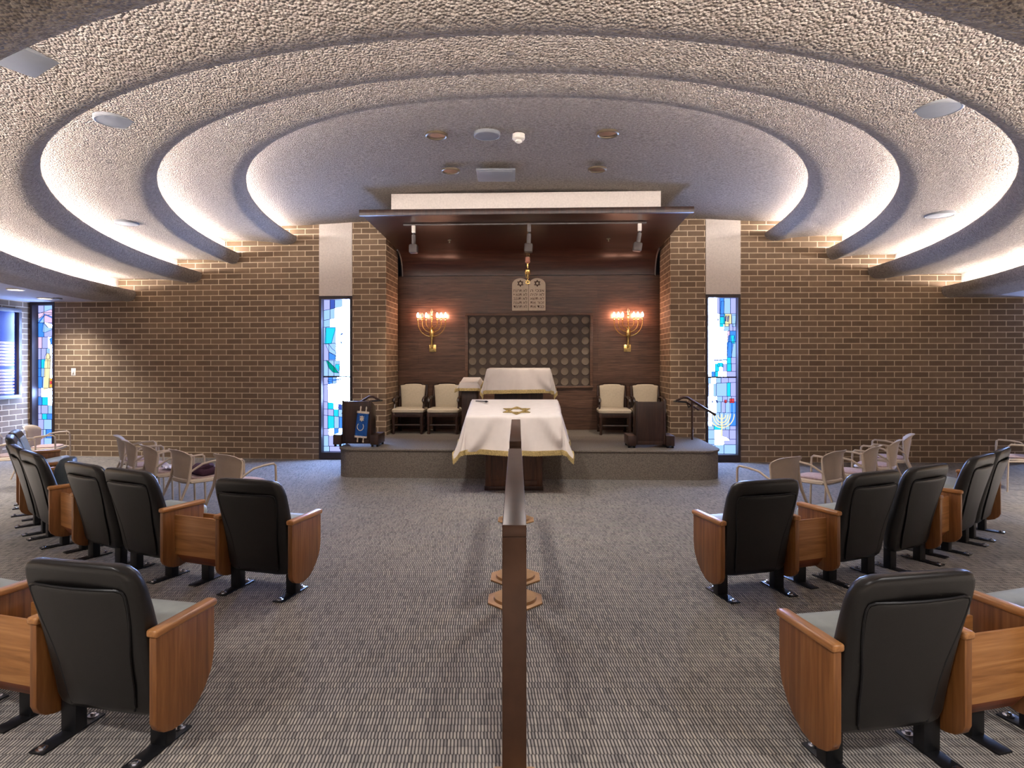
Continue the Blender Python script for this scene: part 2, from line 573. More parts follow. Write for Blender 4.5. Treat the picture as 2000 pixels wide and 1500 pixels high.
def window(name, loc, rotz, w, z0, z1, rows, feats, lines, label, cross=0.507, jamb=0.06):
    """rows: (y, x-bounds, colour letters) from the top, y is the lower bound; 0..1 coordinates, y downwards"""
    root = thing(name, label, 'window', loc, rotz)
    root['kind'] = 'structure'
    fw = 0.045
    b = B()
    b.span(0, fw, -0.012, 0.22, z0 - 0.05, z1)
    b.span(w - fw, w, -0.012, 0.22, z0 - 0.05, z1)
    b.span(fw, w - fw, -0.012, 0.22, z1 - 0.06, z1)
    b.span(fw, w - fw, -0.012, 0.22, z0 - 0.05, z0 + 0.07)
    part('window_frame', b, M['frame'], root, smooth=False)
    gx0, gx1, gz0, gz1 = fw, w - fw, z0 + 0.07, z1 - 0.06
    yy = 0.13
    P = lambda x, y, d=0.0: (gx0 + (gx1 - gx0) * x, yy - d, gz1 - (gz1 - gz0) * y)
    g = B()
    k = B()
    def lead(p, q, wd=0.004, d=0.008):
        p, q = Vector(P(*p)), Vector(P(*q))
        t = q - p
        if t.length < 1e-5: return
        n = Vector((-t.z, 0, t.x)).normalized() * wd
        off = Vector((0, -d, 0))
        a = [p + n, q + n, q - n, p - n]
        k.poly([x + off for x in a][::-1])
        k.poly(a)
    y0 = [0.0, 0.0]
    for (ya, yb, xs, cols) in rows:
        n = len(cols)
        for i in range(n):
            x0, x1 = xs[i], xs[i + 1]
            f0 = y0[0] + (y0[1] - y0[0]) * x0
            f1 = y0[0] + (y0[1] - y0[0]) * x1
            g0 = ya + (yb - ya) * x0
            g1 = ya + (yb - ya) * x1
            g.poly([P(x0, f0), P(x0, g0), P(x1, g1), P(x1, f1)], GKEYS.index(cols[i]))
            if not (cols[i] == 'W'): lead((x0, g0), (x1, g1))
            if i and not (cols[i] == 'W' and cols[i - 1] == 'W'): lead((x0, f0), (x0, g0))
        y0 = [ya, yb]
    for j, (col, pts) in enumerate(feats):
        g.poly([P(x, y, 0.002 + 0.0004 * j) for x, y in pts], GKEYS.index(col))
        for i in range(len(pts)):
            lead(pts[i], pts[(i + 1) % len(pts)], 0.003, 0.022)
    ll = B()
    for col, pts, wd in lines:
        q = [Vector((P(x, y)[0], P(x, y)[2])) for x, y in pts]
        l, r = ribbon(q, wd)
        for i in range(len(l) - 1):
            g.poly([(l[i].x, yy - 0.026, l[i].y), (r[i].x, yy - 0.026, r[i].y), (r[i + 1].x, yy - 0.026, r[i + 1].y), (l[i + 1].x, yy - 0.026, l[i + 1].y)], GKEYS.index(col))
    ll.bm.free()
    # keep the pane thin but solid at the back
    g.span(gx0, gx1, yy + 0.004, yy + 0.012, gz0, gz1, 0, GKEYS.index('K'))
    part('glass', g, [GL[c] for c in GKEYS], root, smooth=False)
    part('leading', k, M['lead'], root, smooth=False)
    if cross:
        zc = gz1 - (gz1 - gz0) * cross
        part('crossbar', B().span(gx0, gx1, yy - 0.03, yy, zc - 0.012, zc + 0.012), M['frame'], root, smooth=False)
    return root


def up(cx, cy):   # sketch of the upper half, 706 x 1500 sheet
    return ((cx / 8.825 - 13.6) / 50.4, (cy / 8.825 - 13.0) / 302)


def lo(cx, cy):   # sketch of the lower half, 750 x 1500 sheet
    return ((cx / 9.375 - 13.6) / 50.4, (cy / 9.375 + 157.0) / 302)


X6 = [0, 0.22, 0.39, 0.66, 0.84, 0.93, 1]
rowsA = [
    (0.07, 0.03, X6, 'LDPWWW'), (0.135, 0.10, X6, 'PPWWWW'), (0.18, 0.17, X6, 'PWWWWW'), (0.29, 0.28, [0, 0.07, 0.42, 0.7, 1], 'PPWW'),
    (0.40, 0.40, [0, 0.18, 0.43, 0.7, 1], 'LPWW'), (0.503, 0.503, [0, 0.16, 0.36, 0.56, 1], 'PPPW'),
    (0.56, 0.54, [0, 0.16, 0.31, 0.45, 0.56, 1], 'LBPWW'), (0.67, 0.70, [0, 0.14, 0.57, 1], 'LWW'),
    (0.72, 0.725, [0, 0.14, 0.35, 0.52, 0.63, 1], 'LCWDP'), (0.76, 0.78, [0, 0.14, 0.35, 0.52, 0.66, 1], 'LLCPW'),
    (0.85, 0.845, [0, 0.14, 0.37, 0.54, 0.68, 1], 'LCPBW'), (0.895, 0.89, [0, 0.17, 0.37, 0.53, 0.7, 1], 'LWBWL'),
    (0.965, 0.965, [0, 0.17, 0.45, 0.7, 1], 'PLPP'), (1, 1, [0, 0.2, 0.6, 1], 'PLP')]
featA = [
    ('C', [up(150, 605), up(310, 605), up(240, 885), up(135, 885)]),
    ('P', [up(150, 890), up(200, 890), up(250, 970), up(320, 1030), up(310, 1090), up(200, 1025)]),
    ('B', [up(200, 1035), up(305, 1090), up(305, 1165), up(200, 1165)]),
    ('G', [up(155, 1175), up(200, 1200), up(290, 1300), up(360, 1400), up(270, 1390), up(200, 1310)]),
    ('C', [up(310, 1245), up(370, 1250), up(365, 1370), up(300, 1300)]),
    ('D', [up(378, 830), up(430, 880), up(385, 885)]),
    ('D', [up(378, 705), up(420, 700), up(425, 720), up(385, 745)]),
    ('B', [lo(200, 20), lo(420, 0), lo(400, 20), lo(200, 60)]),
]
wl = R(-WIN_U1, 0)
window('window_1', wl, -A_ROOM, WIN_U1 - WIN_U0, WZ0, WZ1, rowsA, featA, [],
       'narrow stained glass window with a green leaf, behind the lectern holding the blue scroll')

rowsB = [
    (0.10, 0.10, [0, 0.36, 0.46, 0.6, 0.82, 1], 'WLBPL'), (0.165, 0.165, [0, 0.36, 0.45, 0.63, 0.85, 1], 'WWCYP'),
    (0.21, 0.21, [0, 0.6, 0.78, 0.9, 1], 'WPLL'), (0.28, 0.28, [0, 0.5, 0.72, 0.8, 1], 'WWIB'),
    (0.38, 0.38, [0, 0.5, 0.7, 0.86, 1], 'WWBP'), (0.42, 0.42, [0, 0.28, 0.7, 0.84, 1], 'WWCL'),
    (0.47, 0.47, [0, 0.3, 0.44, 0.55, 0.7, 0.85, 1], 'WCWLCL'), (0.507, 0.507, [0, 0.18, 0.3, 0.4, 0.7, 1], 'WBCWL'),
    (0.55, 0.54, [0, 0.16, 0.34, 0.5, 0.75, 1], 'PWPLL'), (0.63, 0.63, [0, 0.08, 0.24, 0.34, 0.7, 0.82, 1], 'PWPPCL'),
    (0.665, 0.665, [0, 0.36, 0.55, 0.72, 0.85, 1], 'WPLPL'), (0.735, 0.735, [0, 0.35, 0.5, 0.65, 0.8, 1], 'WPLPB'),
    (0.82, 0.82, [0, 0.2, 0.45, 0.6, 0.8, 1], 'WPPPB'), (0.845, 0.845, [0, 0.26, 0.5, 0.65, 0.8, 1], 'PCPPL'),
    (0.905, 0.905, [0, 0.28, 0.5, 0.78, 1], 'PWLL'), (0.94, 0.94, [0, 0.3, 0.6, 1], 'PWL'), (1, 1, [0, 0.3, 0.6, 1], 'PPP')]
ub = lambda cx, cy: ((cx / 8.825 - 12.0) / 54.5, (cy / 8.825 - 9.0) / 307)
lb = lambda cx, cy: ((cx / 9.375 - 12.0) / 54.5, (cy / 9.375 + 161.0) / 307)
featB = [
    ('B', [ub(345, 130), ub(395, 130), ub(390, 400), ub(330, 400)]),
    ('C', [ub(330, 405), ub(390, 405), ub(390, 580), ub(320, 575)]),
    ('Y', [ub(405, 385), ub(480, 380), ub(470, 570), ub(410, 570)]),
    ('D', [ub(415, 395), ub(435, 390), ub(430, 480), ub(415, 480)]),
    ('D', [ub(450, 395), ub(472, 390), ub(462, 490), ub(447, 490)]),
    ('D', [ub(290, 430), ub(310, 430), ub(306, 490), ub(292, 470)]),
    ('P', [ub(515, 380), ub(585, 375), ub(575, 575), ub(525, 575)]),
    ('B', [ub(470, 725), ub(560, 725), ub(510, 1110), ub(440, 1110)]),
    ('C', [ub(500, 725), ub(560, 725), ub(570, 870), ub(520, 860)]),
    ('D', [ub(230, 1150), ub(440, 1140), ub(440, 1162), ub(235, 1165)]),
    ('C', [ub(285, 1200), ub(380, 1200), ub(380, 1280), ub(290, 1270)]),
    ('R', [lb(515, 345), lb(590, 345), lb(595, 425), lb(515, 425)]),
    ('R', [lb(425, 370), lb(465, 370), lb(465, 425), lb(425, 425)]),
    ('D', [lb(270, 375), lb(300, 375), lb(305, 425), lb(285, 425)]),
    ('D', [lb(205, 385), lb(230, 385), lb(230, 430), lb(210, 430)]),
    ('W', [lb(270, 1110), lb(320, 1055), lb(390, 1040), lb(460, 1060), lb(515, 1115), lb(400, 1118)]),
    ('W', [lb(255, 1120), lb(395, 1120), lb(395, 1205), lb(260, 1205)]),
]
linesB = [('Y', [lb(375, 630), lb(375, 1045)], 0.022)]
for rx, top, bot in ((65, 650, 720), (105, 640, 790), (150, 620, 840), (215, 630, 880)):
    for s in (-1, 1):
        linesB.append(('Y', [lb(375 + s * rx * sin(t * pi / 16), top + (bot - top) * cos(t * pi / 16)) for t in range(0, 9)], 0.018))
for cxx in (160, 245, 285, 460, 520, 585):
    linesB.append(('P', [lb(cxx, 430), lb(cxx, 630)], 0.010))
linesB.append(('P', [lb(375, 420), lb(375, 640)], 0.012))
wr = R(WIN_U0, 0)
window('window_2', wr, -A_ROOM, WIN_U1 - WIN_U0, WZ0, WZ1, rowsB, featB, linesB,
       'narrow stained glass window showing a white menorah, behind the sloping handrail')

rowsC = [
    (0.05, 0.05, [0, 0.3, 0.85, 1], 'LPC'), (0.12, 0.12, [0, 0.3, 0.8, 1], 'PIW'), (0.22, 0.22, [0, 0.3, 0.85, 1], 'BLW'), (0.30, 0.30, [0, 0.2, 0.5, 1], 'ILW'),
    (0.38, 0.37, [0, 0.15, 0.42, 0.6, 1], 'LLPW'), (0.44, 0.44, [0, 0.15, 0.5, 0.8, 1], 'BCPB'), (0.50, 0.50, [0, 0.15, 0.35, 1], 'BPW'),
    (0.58, 0.58, [0, 0.22, 0.9, 1], 'BPC'), (0.64, 0.64, [0, 0.15, 0.88, 1], 'LWB'), (0.70, 0.70, [0, 0.2, 0.5, 0.75, 1], 'BCWP'), (0.76, 0.76, [0, 0.15, 0.5, 0.75, 1], 'LLPL'),
    (0.80, 0.80, [0, 0.2, 0.45, 0.75, 1], 'LCBP'), (0.87, 0.87, [0, 0.28, 0.7, 1], 'LPW'), (0.93, 0.93, [0, 0.25, 0.4, 0.7, 1], 'LPBW'), (1, 1, [0, 0.3, 0.7, 1], 'LPW')]
uc = lambda cx, cy: ((cx - 345) / 235, (cy - 210) / 1420)
featC = [
    ('I', [uc(345, 290), uc(430, 270), uc(510, 245), uc(540, 290), uc(430, 310), uc(350, 340)]),
    ('B', [uc(345, 370), uc(420, 290), uc(540, 330), uc(540, 345), uc(430, 300), uc(350, 390)]),
    ('W', [uc(420, 375), uc(520, 400), uc(540, 435), uc(470, 430)]),
    ('P', [uc(410, 385), uc(470, 430), uc(540, 440), uc(430, 480), uc(400, 470)]),
    ('B', [uc(475, 545), uc(545, 490), uc(550, 560), uc(495, 605)]),
    ('Y', [uc(435, 710), uc(455, 682), uc(480, 690), uc(497, 715), uc(497, 760), uc(430, 760)]),
    ('W', [uc(500, 715), uc(520, 690), uc(548, 692), uc(562, 715), uc(562, 800), uc(497, 800)]),
    ('Y', [uc(425, 760), uc(495, 760), uc(485, 1030), uc(405, 1060)]),
    ('W', [uc(495, 800), uc(560, 800), uc(545, 1025), uc(483, 1030)]),
    ('O', [uc(483, 935), uc(545, 935), uc(543, 1025), uc(480, 1030)]),
    ('R', [(uc(500, 977)[0] + 0.075 * cos(a * pi / 5), uc(500, 977)[1] + 0.0125 * sin(a * pi / 5)) for a in range(10)]),
    ('O', [uc(525, 1230), uc(558, 1230), uc(558, 1250), uc(525, 1250)]),
]
fdir = math.atan2(PL.y - CORNER.y, PL.x - CORNER.x)
window('window_3', CORNER + Vector((0.02, 0, 0)), fdir, 0.50, WZ0, 2.955, rowsC, featC, [],
       'tall stained glass corner window with two cream tablets with a red dot', cross=None, jamb=0.1)

# its twin at the other end of the front wall, just beyond the picture
RC = Vector((9.30, 10.972, 0))
window('window_4', RC, math.atan2(10.97 - PR.y, 10.2 - PR.x), 0.50, WZ0, 2.955, rowsC, featC, [],
       'stained glass corner window at the end of the plain wall', cross=None)

# ------------------------------------------------------------------ stepped oval ceiling
CV = -0.2
HS = [4.33, 3.98, 3.635, 3.29, 2.95]
AA = [None, 4.30, 5.455, 6.143, 7.45]
BBv = [None, 6.942, 8.908, 9.203, 10.0]
PP = [None, 2.25, 2.109, 2.038, 1.75]
CC = [None, 0.895, 1.693, 0.87, 0.615]


def ab(k, s):
    """semi-axes, exponent and centre at a distance s (1 = to the next ring) outside ring k's lip"""
    if k < 4:
        return tuple(L[k] + s * (L[k + 1] - L[k]) for L in (AA, BBv, PP, CC))
    return AA[4] + s * 0.95, BBv[4] + s * 1.12, PP[4], CC[4]


NTH = 150


def curve_pts(a, b, p=2.0, cv=0.5, n=NTH, vend=0.30):
    """open curve from the front wall on one side round to the other, in room coordinates"""
    t0 = math.asin(min(0.99, max(0.0, (cv - vend) / b) ** (p / 2)))
    q = []
    for i in range(n + 1):
        t = t0 + (pi - 2 * t0) * i / n
        c, s_ = cos(t), max(0.0, sin(t))
        q.append((a * math.copysign(abs(c) ** (2 / p), c), cv - b * s_ ** (2 / p)))
    return q


LIP = [(0.13, 0.085), (0.105, 0.17), (0.07, 0.205), (0.03, 0.208), (0.0, 0.19), (-0.012, 0.15), (-0.005, 0.10), (0.02, 0.055), (0.06, 0.02),
       (0.12, 0.0), (0.18, -0.002), (0.25, 0.012), (0.33, 0.032), (0.42, 0.05), (0.55, 0.066), (0.7, 0.078), (0.85, 0.086), (1.0, 0.09), (1.15, 0.09), (1.62, 0.09)]
for k in range(1, 5):
    prof = [(q0, q1 * (0.8 if k == 1 and q0 < 0.2 and q1 > 0.05 else 1)) for q0, q1 in LIP]
    if k == 4:
        prof = [q for q in LIP if q[0] < 0.3 or q[1] > 0.05 and q[0] < 0.2] + [(0.36, 0.012), (0.5, 0.008), (0.75, 0.004)]
    prof = [(0.55, 0.125), (0.13, 0.125)][:2] + prof[1:]
    if k < 4:
        prof = prof + [(1.62, 0.155), (0.55, 0.155)]
    rings = []
    for s, dz in prof:
        rings.append([R(u, v, HS[k] + dz) for u, v in curve_pts(*ab(k, s))])
    b = B().loft(rings, False, 0, False)
    struct('ceiling_ring', b, M['popcorn'], label='curved popcorn plaster ceiling ring', smooth=True, angle=60)
    # back of the cove: closes the gap up to the next soffit
    pts = curve_pts(*ab(k, 0.36))
    zt = HS[k - 1] + (0.0 if k == 1 else 0.09)
    bb = B().loft([[R(u, v, HS[k] + 0.12) for u, v in pts], [R(u, v, zt + 0.03) for u, v in pts]], False, 0, False)
    struct('ceiling_cove', bb, M['plaster'], label='pale back of the light cove', smooth=True)
    # the lamp in the cove
    path = [R(u, v, HS[k] + (0.178, 0.198, 0.198, 0.19)[k - 1]) for u, v in curve_pts(*ab(k, 0.22), 90, 0.02)]
    lamp = part('cove_light', B().tube(path, 0.014, 6), M['cove'])
    tag(lamp, ['warm white cove strip hidden behind the smallest ceiling ring', 'warm white cove strip behind the second ceiling ring out from the dome',
               'warm white cove strip behind the third ceiling ring out from the dome', 'warm white cove strip behind the widest ceiling ring'][k - 1], 'light', 'strips in the ceiling coves')

# dome in the middle
rings = []
for q, dz in ((0.002, 0.26), (0.2, 0.25), (0.4, 0.215), (0.55, 0.165), (0.7, 0.10), (0.82, 0.05), (0.92, 0.015), (1.0, 0.0), (1.075, 0.0)):
    rings.append([R(u, v, HS[0] + dz * 0.6) for u, v in curve_pts(AA[1] * q, max(0.02, CC[1] - 0.3 + (BBv[1] - CC[1] + 0.3) * q), PP[1], CC[1], 80)])
b = B().loft(rings, False, 0, False)
b.loft([[R(AA[1] * 1.1 * (1 - i / 20), 0.28, HS[0] + 0.002) for i in range(41)], [R(AA[1] * 1.1 * (1 - i / 20), 1.4, HS[0] + 0.002) for i in range(41)]], False, 0, False)
struct('ceiling_dome', b, M['popcorn'], label='popcorn plaster ceiling field over the platform', smooth=True)

# low smooth ceiling from the widest ring out to the walls
inner = curve_pts(*ab(4, 0.75))
a = inner[0][0]
outer = []
for u, v in inner:
    if v > CV + 0.01:
        outer.append((math.copysign(11.0, u), v))
        continue
    du, dv = u, v - CV
    t = min(11.0 / abs(du) if abs(du) > 1e-6 else 1e9, 15.9 / abs(dv) if abs(dv) > 1e-6 else 1e9)
    outer.append((du * t, CV + dv * t))
lo_ = B()
lo_.loft([[R(u, v, HS[4] + 0.004) for u, v in inner], [R(u, v, HS[4] + 0.004) for u, v in outer]], False, 0, False)
lo_.loft([[R(u, v, HS[4] + 0.2) for u, v in inner], [R(u, v, HS[4] + 0.2) for u, v in outer]], False, 0, False)
for sg in (-1, 1):
    lo_.poly([R(sg * a, 0.30, HS[4] + 0.004), R(sg * 11, 0.30, HS[4] + 0.004), R(sg * 11, 1.3, HS[4] + 0.004), R(sg * a, 1.3, HS[4] + 0.004)])
struct('ceiling', lo_, M['soffit'], label='low smooth grey ceiling round the rings')

# ------------------------------------------------------------------ platform, niche wood wall, canopy
PZ = 0.45
pf = [(-2.95, 0.02), (-2.95, -1.45)] + [(-2.67 + 0.28 * cos(pi + t * pi / 12), -1.45 + 0.28 * sin(pi + t * pi / 12)) for t in range(1, 6)] + [(-2.67, -1.73), (2.67, -1.73)] \
    + [(2.67 + 0.36 * sin(t * pi / 12), -1.37 - 0.36 * cos(t * pi / 12)) for t in range(1, 6)] + [(3.03, -1.37), (3.03, 0.02)]
b = B().prism(pf, 'z', 0.0, PZ - 0.03)
pf2 = [(x * 1.006, y - (0.018 if y < -0.5 else 0)) for x, y in pf]
b.prism(pf2, 'z', PZ - 0.03, PZ, 0.008)
b.span(-2.585, 2.585, 0.02, 1.25, 0, PZ)
plat = struct('floor_platform', b, M['carpet_stage'], R(0, 0), (0, 0, -A_ROOM), 'raised platform with grey brown carpet', True, 30)

# wood wall that curves forward into the canopy, one sheet of boards
CW = 2.53
prof = [(1.05, 0.0), (1.05, 3.45)]
prof += [(0.60 + 0.45 * cos(t * pi / 2 / 10), 3.53 + 0.45 * sin(t * pi / 2 / 10)) for t in range(0, 11)]
prof += [(0.0, 4.02), (-1.0, 4.06), (-1.76, 4.085)]
wall_prof = [p for p in prof if p[1] <= 3.6]
b = B().span(-2.66, 2.66, 1.05, 1.2, PZ, 3.52)
struct('wall_back_wood', b, M['planks'], R(0, 0), (0, 0, -A_ROOM), 'dark horizontal board wall behind the platform')
cv_p = [(1.05, 3.53)] + prof[2:]
thick = [(v + 0.03, z + 0.045) for v, z in cv_p]
thick[0] = (1.10, 3.53)
root = thing('canopy', 'dark polished wood canopy curving out of the board wall over the platform', 'canopy', R(0, 0), -A_ROOM)
part('canopy_shell', B().prism(cv_p + thick[::-1], 'x', -CW, CW), M['canopy'], root, angle=30)
b = B().span(-CW - 0.03, CW + 0.03, -1.83, -1.76, 4.06, 4.155, 0.01)
part('fascia', b, M['dark_wood'], root)
for sg in (-1, 1):
    part('edge_highlight', B().tube([(sg * (CW - 0.012), v - 0.012, z - 0.012) for v, z in cv_p if v > 0.3 or z < 4.0], 0.016, 6), M['dark_grey'], root)  # grey strip stands in for the highlight along the curved edge
for ux in (-1.40, 1.47):
    part('sensor', B().lathe([(0.035, 3.985), (0.035, 3.97), (0.012, 3.965), (0.012, 3.93), (0.02, 3.925)], (ux, -0.1, 0.035), 12), M['baffle'], root)
b = B().span(-2.08, 2.08, -1.72, 1.2, 4.15, 4.42)
struct('ceiling_bulkhead', b, M['plaster'], R(0.0, 0), (0, 0, -A_ROOM), 'pale plaster box above the canopy')

# ------------------------------------------------------------------ donor panel of discs
PX0, PX1, PZ0, PZ1 = -1.27, 1.27, 1.285, 2.765
pan = thing('disc_panel', 'dark framed recessed panel holding rows of round bronze discs on the board wall', 'wall panel', R(0.02, 1.05), -A_ROOM)
b = B()
fw, ft = 0.062, 0.042
b.span(PX0, PX1, -0.06, 0, PZ1 - ft, PZ1, 0.006)
b.span(PX0, PX1, -0.06, 0, PZ0, PZ0 + ft, 0.006)
b.span(PX0, PX0 + fw, -0.06, 0, PZ0 + ft, PZ1 - ft, 0.006)
b.span(PX1 - fw, PX1, -0.06, 0, PZ0 + ft, PZ1 - ft, 0.006)
part('panel_frame', b, M['frame_wood'], pan)
part('panel_back', B().span(PX0 + fw, PX1 - fw, -0.012, 0.0, PZ0 + ft, PZ1 - ft), M['panel_back'], pan, smooth=False)
dme = B().lathe([(0.0785, 0.0), (0.0785, -0.012), (0.072, -0.019), (0.062, -0.016), (0.001, -0.022)], (0, 0, 0), 22, 0, 'y').mesh('disc', M['disc'])
sp_ = 0.2035
for r in range(7):
    for c in range(12):
        put('disc', dme, pan, ((c - 5.5) * sp_, -0.012, 2.625 - r * 0.2025), (0, 0.3 * ((r * 12 + c) % 5), 0))

# ------------------------------------------------------------------ tablets with writing
tab = thing('stone_tablets', 'pair of round-topped cream tablets with six-pointed stars and writing, above the disc panel', 'tablets', R(0.02, 1.045, 2.82), -A_ROOM)
TWd, THt = 0.332, 0.645


def tablet_outline(x0, x1, h):
    r = (x1 - x0) / 2
    cx = (x0 + x1) / 2
    return [(x0, 0), (x1, 0)] + [(cx + r * cos(t * pi / 16), h - r * 0.82 + r * 0.82 * sin(t * pi / 16)) for t in range(0, 17)]


def star_pts(cx, cz, r, rot=pi / 2):
    out = []
    for i in range(12):
        rr = r if i % 2 == 0 else r / sqrt(3)
        out.append((cx + rr * cos(rot + i * pi / 6), cz + rr * sin(rot + i * pi / 6)))
    return out


def star_outline(b, cx, cz, r, w, y0, y1):
    """two interlaced triangles drawn as bars"""
    for rot in (pi / 2, -pi / 2):
        pts = [(cx + r * cos(rot + i * 2 * pi / 3), cz + r * sin(rot + i * 2 * pi / 3)) for i in range(3)]
        for i in range(3):
            p, q = Vector(pts[i]), Vector(pts[(i + 1) % 3])
            t = (q - p).normalized()
            n = Vector((-t.y, t.x)) * w / 2
            p2, q2 = p - t * w * 0.3, q + t * w * 0.3
            b.prism([tuple(p2 + n), tuple(q2 + n), tuple(q2 - n), tuple(p2 - n)], 'y', y0, y1)


HEB = {0: ['\u05dc\u05d0 \u05ea\u05e8\u05e6\u05d7', '\u05dc\u05d0 \u05ea\u05e0\u05d0\u05e3', '\u05dc\u05d0 \u05ea\u05d2\u05e0\u05d1', '\u05dc\u05d0 \u05ea\u05e2\u05e0\u05d4', '\u05dc\u05d0 \u05ea\u05d7\u05de\u05d3'],
       1: ['\u05d0\u05e0\u05db\u05d9 \u05d4', '\u05dc\u05d0 \u05d9\u05d4\u05d9\u05d4', '\u05dc\u05d0 \u05ea\u05e9\u05d0', '\u05d6\u05db\u05d5\u05e8 \u05d0\u05ea', '\u05db\u05d1\u05d3 \u05d0\u05ea']}
dg = bpy.context.evaluated_depsgraph_get()


def text_mesh(name, s, size, width, mat, depth=0.002):
    cu = bpy.data.curves.new(name, 'FONT')
    cu.body = s
    cu.size = size
    cu.align_x = 'CENTER'
    cu.extrude = depth
    cu.resolution_u = 3
    o = bpy.data.objects.new(name, cu)
    C.objects.link(o)
    bpy.context.view_layer.update()
    d = bpy.context.evaluated_depsgraph_get()
    me = bpy.data.meshes.new_from_object(o.evaluated_get(d))
    bpy.data.objects.remove(o)
    bpy.data.curves.remove(cu)
    xs = [v.co.x for v in me.vertices]
    if xs and width:
        k = width / max(1e-6, max(xs) - min(xs))
        mid = (max(xs) + min(xs)) / 2
        for v in me.vertices:
            v.co.x = (v.co.x - mid) * k
    me.materials.clear()
    me.materials.append(mat)
    return me


for i in range(2):
    x0 = -TWd + i * (TWd + 0.004)
    t = part('tablet', B().prism(tablet_outline(x0, x0 + TWd - 0.002, THt), 'y', -0.05, 0, 0.006), M['stone'], tab)
    cx = x0 + TWd / 2
    b = B()
    star_outline(b, cx, THt - 0.105, 0.062, 0.013, -0.054, -0.049)
    part('star', b, M['etched'], t)
    for j, s in enumerate(HEB[i]):
        z = THt - 0.275 - j * 0.079
        me = text_mesh('inscription', s[::-1], 0.078, 0.272, M['etched'])
        put('inscription', me, t, (cx, -0.052, z), (pi / 2, 0, 0))

# ------------------------------------------------------------------ hanging eternal lamp
nl = thing('eternal_lamp', 'small brass hanging lamp with a star pendant in front of the cream tablets', 'lamp', R(0.005, 0.62, 0), -A_ROOM)
b = B().lathe([(0.001, 3.972), (0.04, 3.968), (0.03, 3.94), (0.001, 3.93)], n=16)
part('ceiling_rose', b, M['brass'], nl)
b = B()
for a in (0, 1, 2):
    b.tube([(0.02 * cos(a * 2.1), 0.02 * sin(a * 2.1), 3.95), (0.036 * cos(a * 2.1), 0.036 * sin(a * 2.1), 3.80)], 0.0035, 5)
part('chain', b, M['brass'], nl)
part('lamp_glass', B().lathe([(0.03, 3.82), (0.046, 3.81), (0.046, 3.74), (0.05, 3.725), (0.03, 3.70)], n=18), M['ner_glass'], nl)
part('lamp_body', B().lathe([(0.012, 3.71), (0.024, 3.69), (0.018, 3.665), (0.022, 3.64), (0.01, 3.62), (0.012, 3.60), (0.052, 3.575), (0.056, 3.54), (0.04, 3.50), (0.012, 3.48), (0.01, 3.42)], n=20), M['brass'], nl)
b = B()
for a in range(4):
    b.tube([(0.05 * cos(a * pi / 2 + .4), 0.05 * sin(a * pi / 2 + .4), 3.53), (0.036 * cos(a * pi / 2 + .4), 0.036 * sin(a * pi / 2 + .4), 3.44), (0.0, 0.0, 3.39)], 0.004, 5)
part('hanger', b, M['brass'], nl)
b = B()
star_outline(b, 0, 3.335, 0.045, 0.014, -0.006, 0.006)
part('star_pendant', b, M['brass'], nl)

# ------------------------------------------------------------------ wall menorahs
def menorah(u, label, lit):
    t = thing('wall_menorah', label, 'menorah', R(u, 1.05, 0), -A_ROOM, 'brass menorahs on the board wall')
    z0 = 2.0
    y = -0.13
    b = B()
    b.span(-0.07, 0.07, -0.022, 0, z0, z0 + 0.145, 0.006)
    b.span(-0.05, 0.05, -0.03, -0.02, z0 + 0.02, z0 + 0.125, 0.004)
    part('wall_plate', b, M['brass'], t)
    b = B().tube([(0, -0.01, z0 + 0.075), (0, y, z0 + 0.10), (0, y, z0 + 0.12)], 0.014, 8)
    b.lathe([(0.012, z0 + 0.08), (0.022, z0 + 0.11), (0.018, z0 + 0.2), (0.024, z0 + 0.27), (0.030, z0 + 0.29), (0.046, z0 + 0.33), (0.048, z0 + 0.38), (0.036, z0 + 0.47), (0.014, z0 + 0.50), (0.012, z0 + 0.70)], (0, y, 0), 16)
    part('stem', b, M['brass'], t)
    zc = z0 + 0.60
    for r, dz in ((0.11, 0.055), (0.19, 0.06), (0.275, 0.04)):
        b = B()
        ry = r * (0.92 if r < 0.2 else 1.0)
        pts = [(r * cos(pi + pi * i / 24), y, zc - dz + 0.02 + ry * sin(pi + pi * i / 24)) for i in range(25)]
        pts = [(-r, y, zc + 0.02)] + pts + [(r, y, zc + 0.02)]
        b.tube(pts, 0.0095, 8)
        part('arm', b, M['brass'], t)
    for i, x in enumerate((-0.275, -0.19, -0.11, 0, 0.11, 0.19, 0.275)):
        zz = zc + (0.02 if x else 0.10)
        b = B().lathe([(0.010, zz - 0.01), (0.020, zz + 0.012), (0.013, zz + 0.02), (0.013, zz + 0.06)], (x, y, 0), 12)
        part('candle_cup', b, M['brass'], t)
        b = B().lathe([(0.010, zz + 0.06), (0.022, zz + 0.085), (0.024, zz + 0.105), (0.016, zz + 0.135), (0.003, zz + 0.16)], (x, y, 0), 12)
        part('bulb', b, M['bulb'] if lit[i] else M['dead_bulb'], t)
    return t

menorah(-1.905, 'brass wall menorah with five glowing bulbs, on the side of the stained glass leaf window', (1, 0, 1, 0, 1, 1, 1))
menorah(1.97, 'brass wall menorah with six glowing bulbs, on the side of the stained glass menorah window', (1, 1, 1, 0, 1, 1, 1))

# ------------------------------------------------------------------ track with three spotlights
trk = part('light_track', B().span(-1.95, 2.0, -0.015, 0.015, 4.035, 4.058), M['dark_grey'], None, R(-0.05, -1.22), (0, 0, -A_ROOM), False)
tag(trk, 'thin metal track running under the front edge of the wooden canopy', 'track')


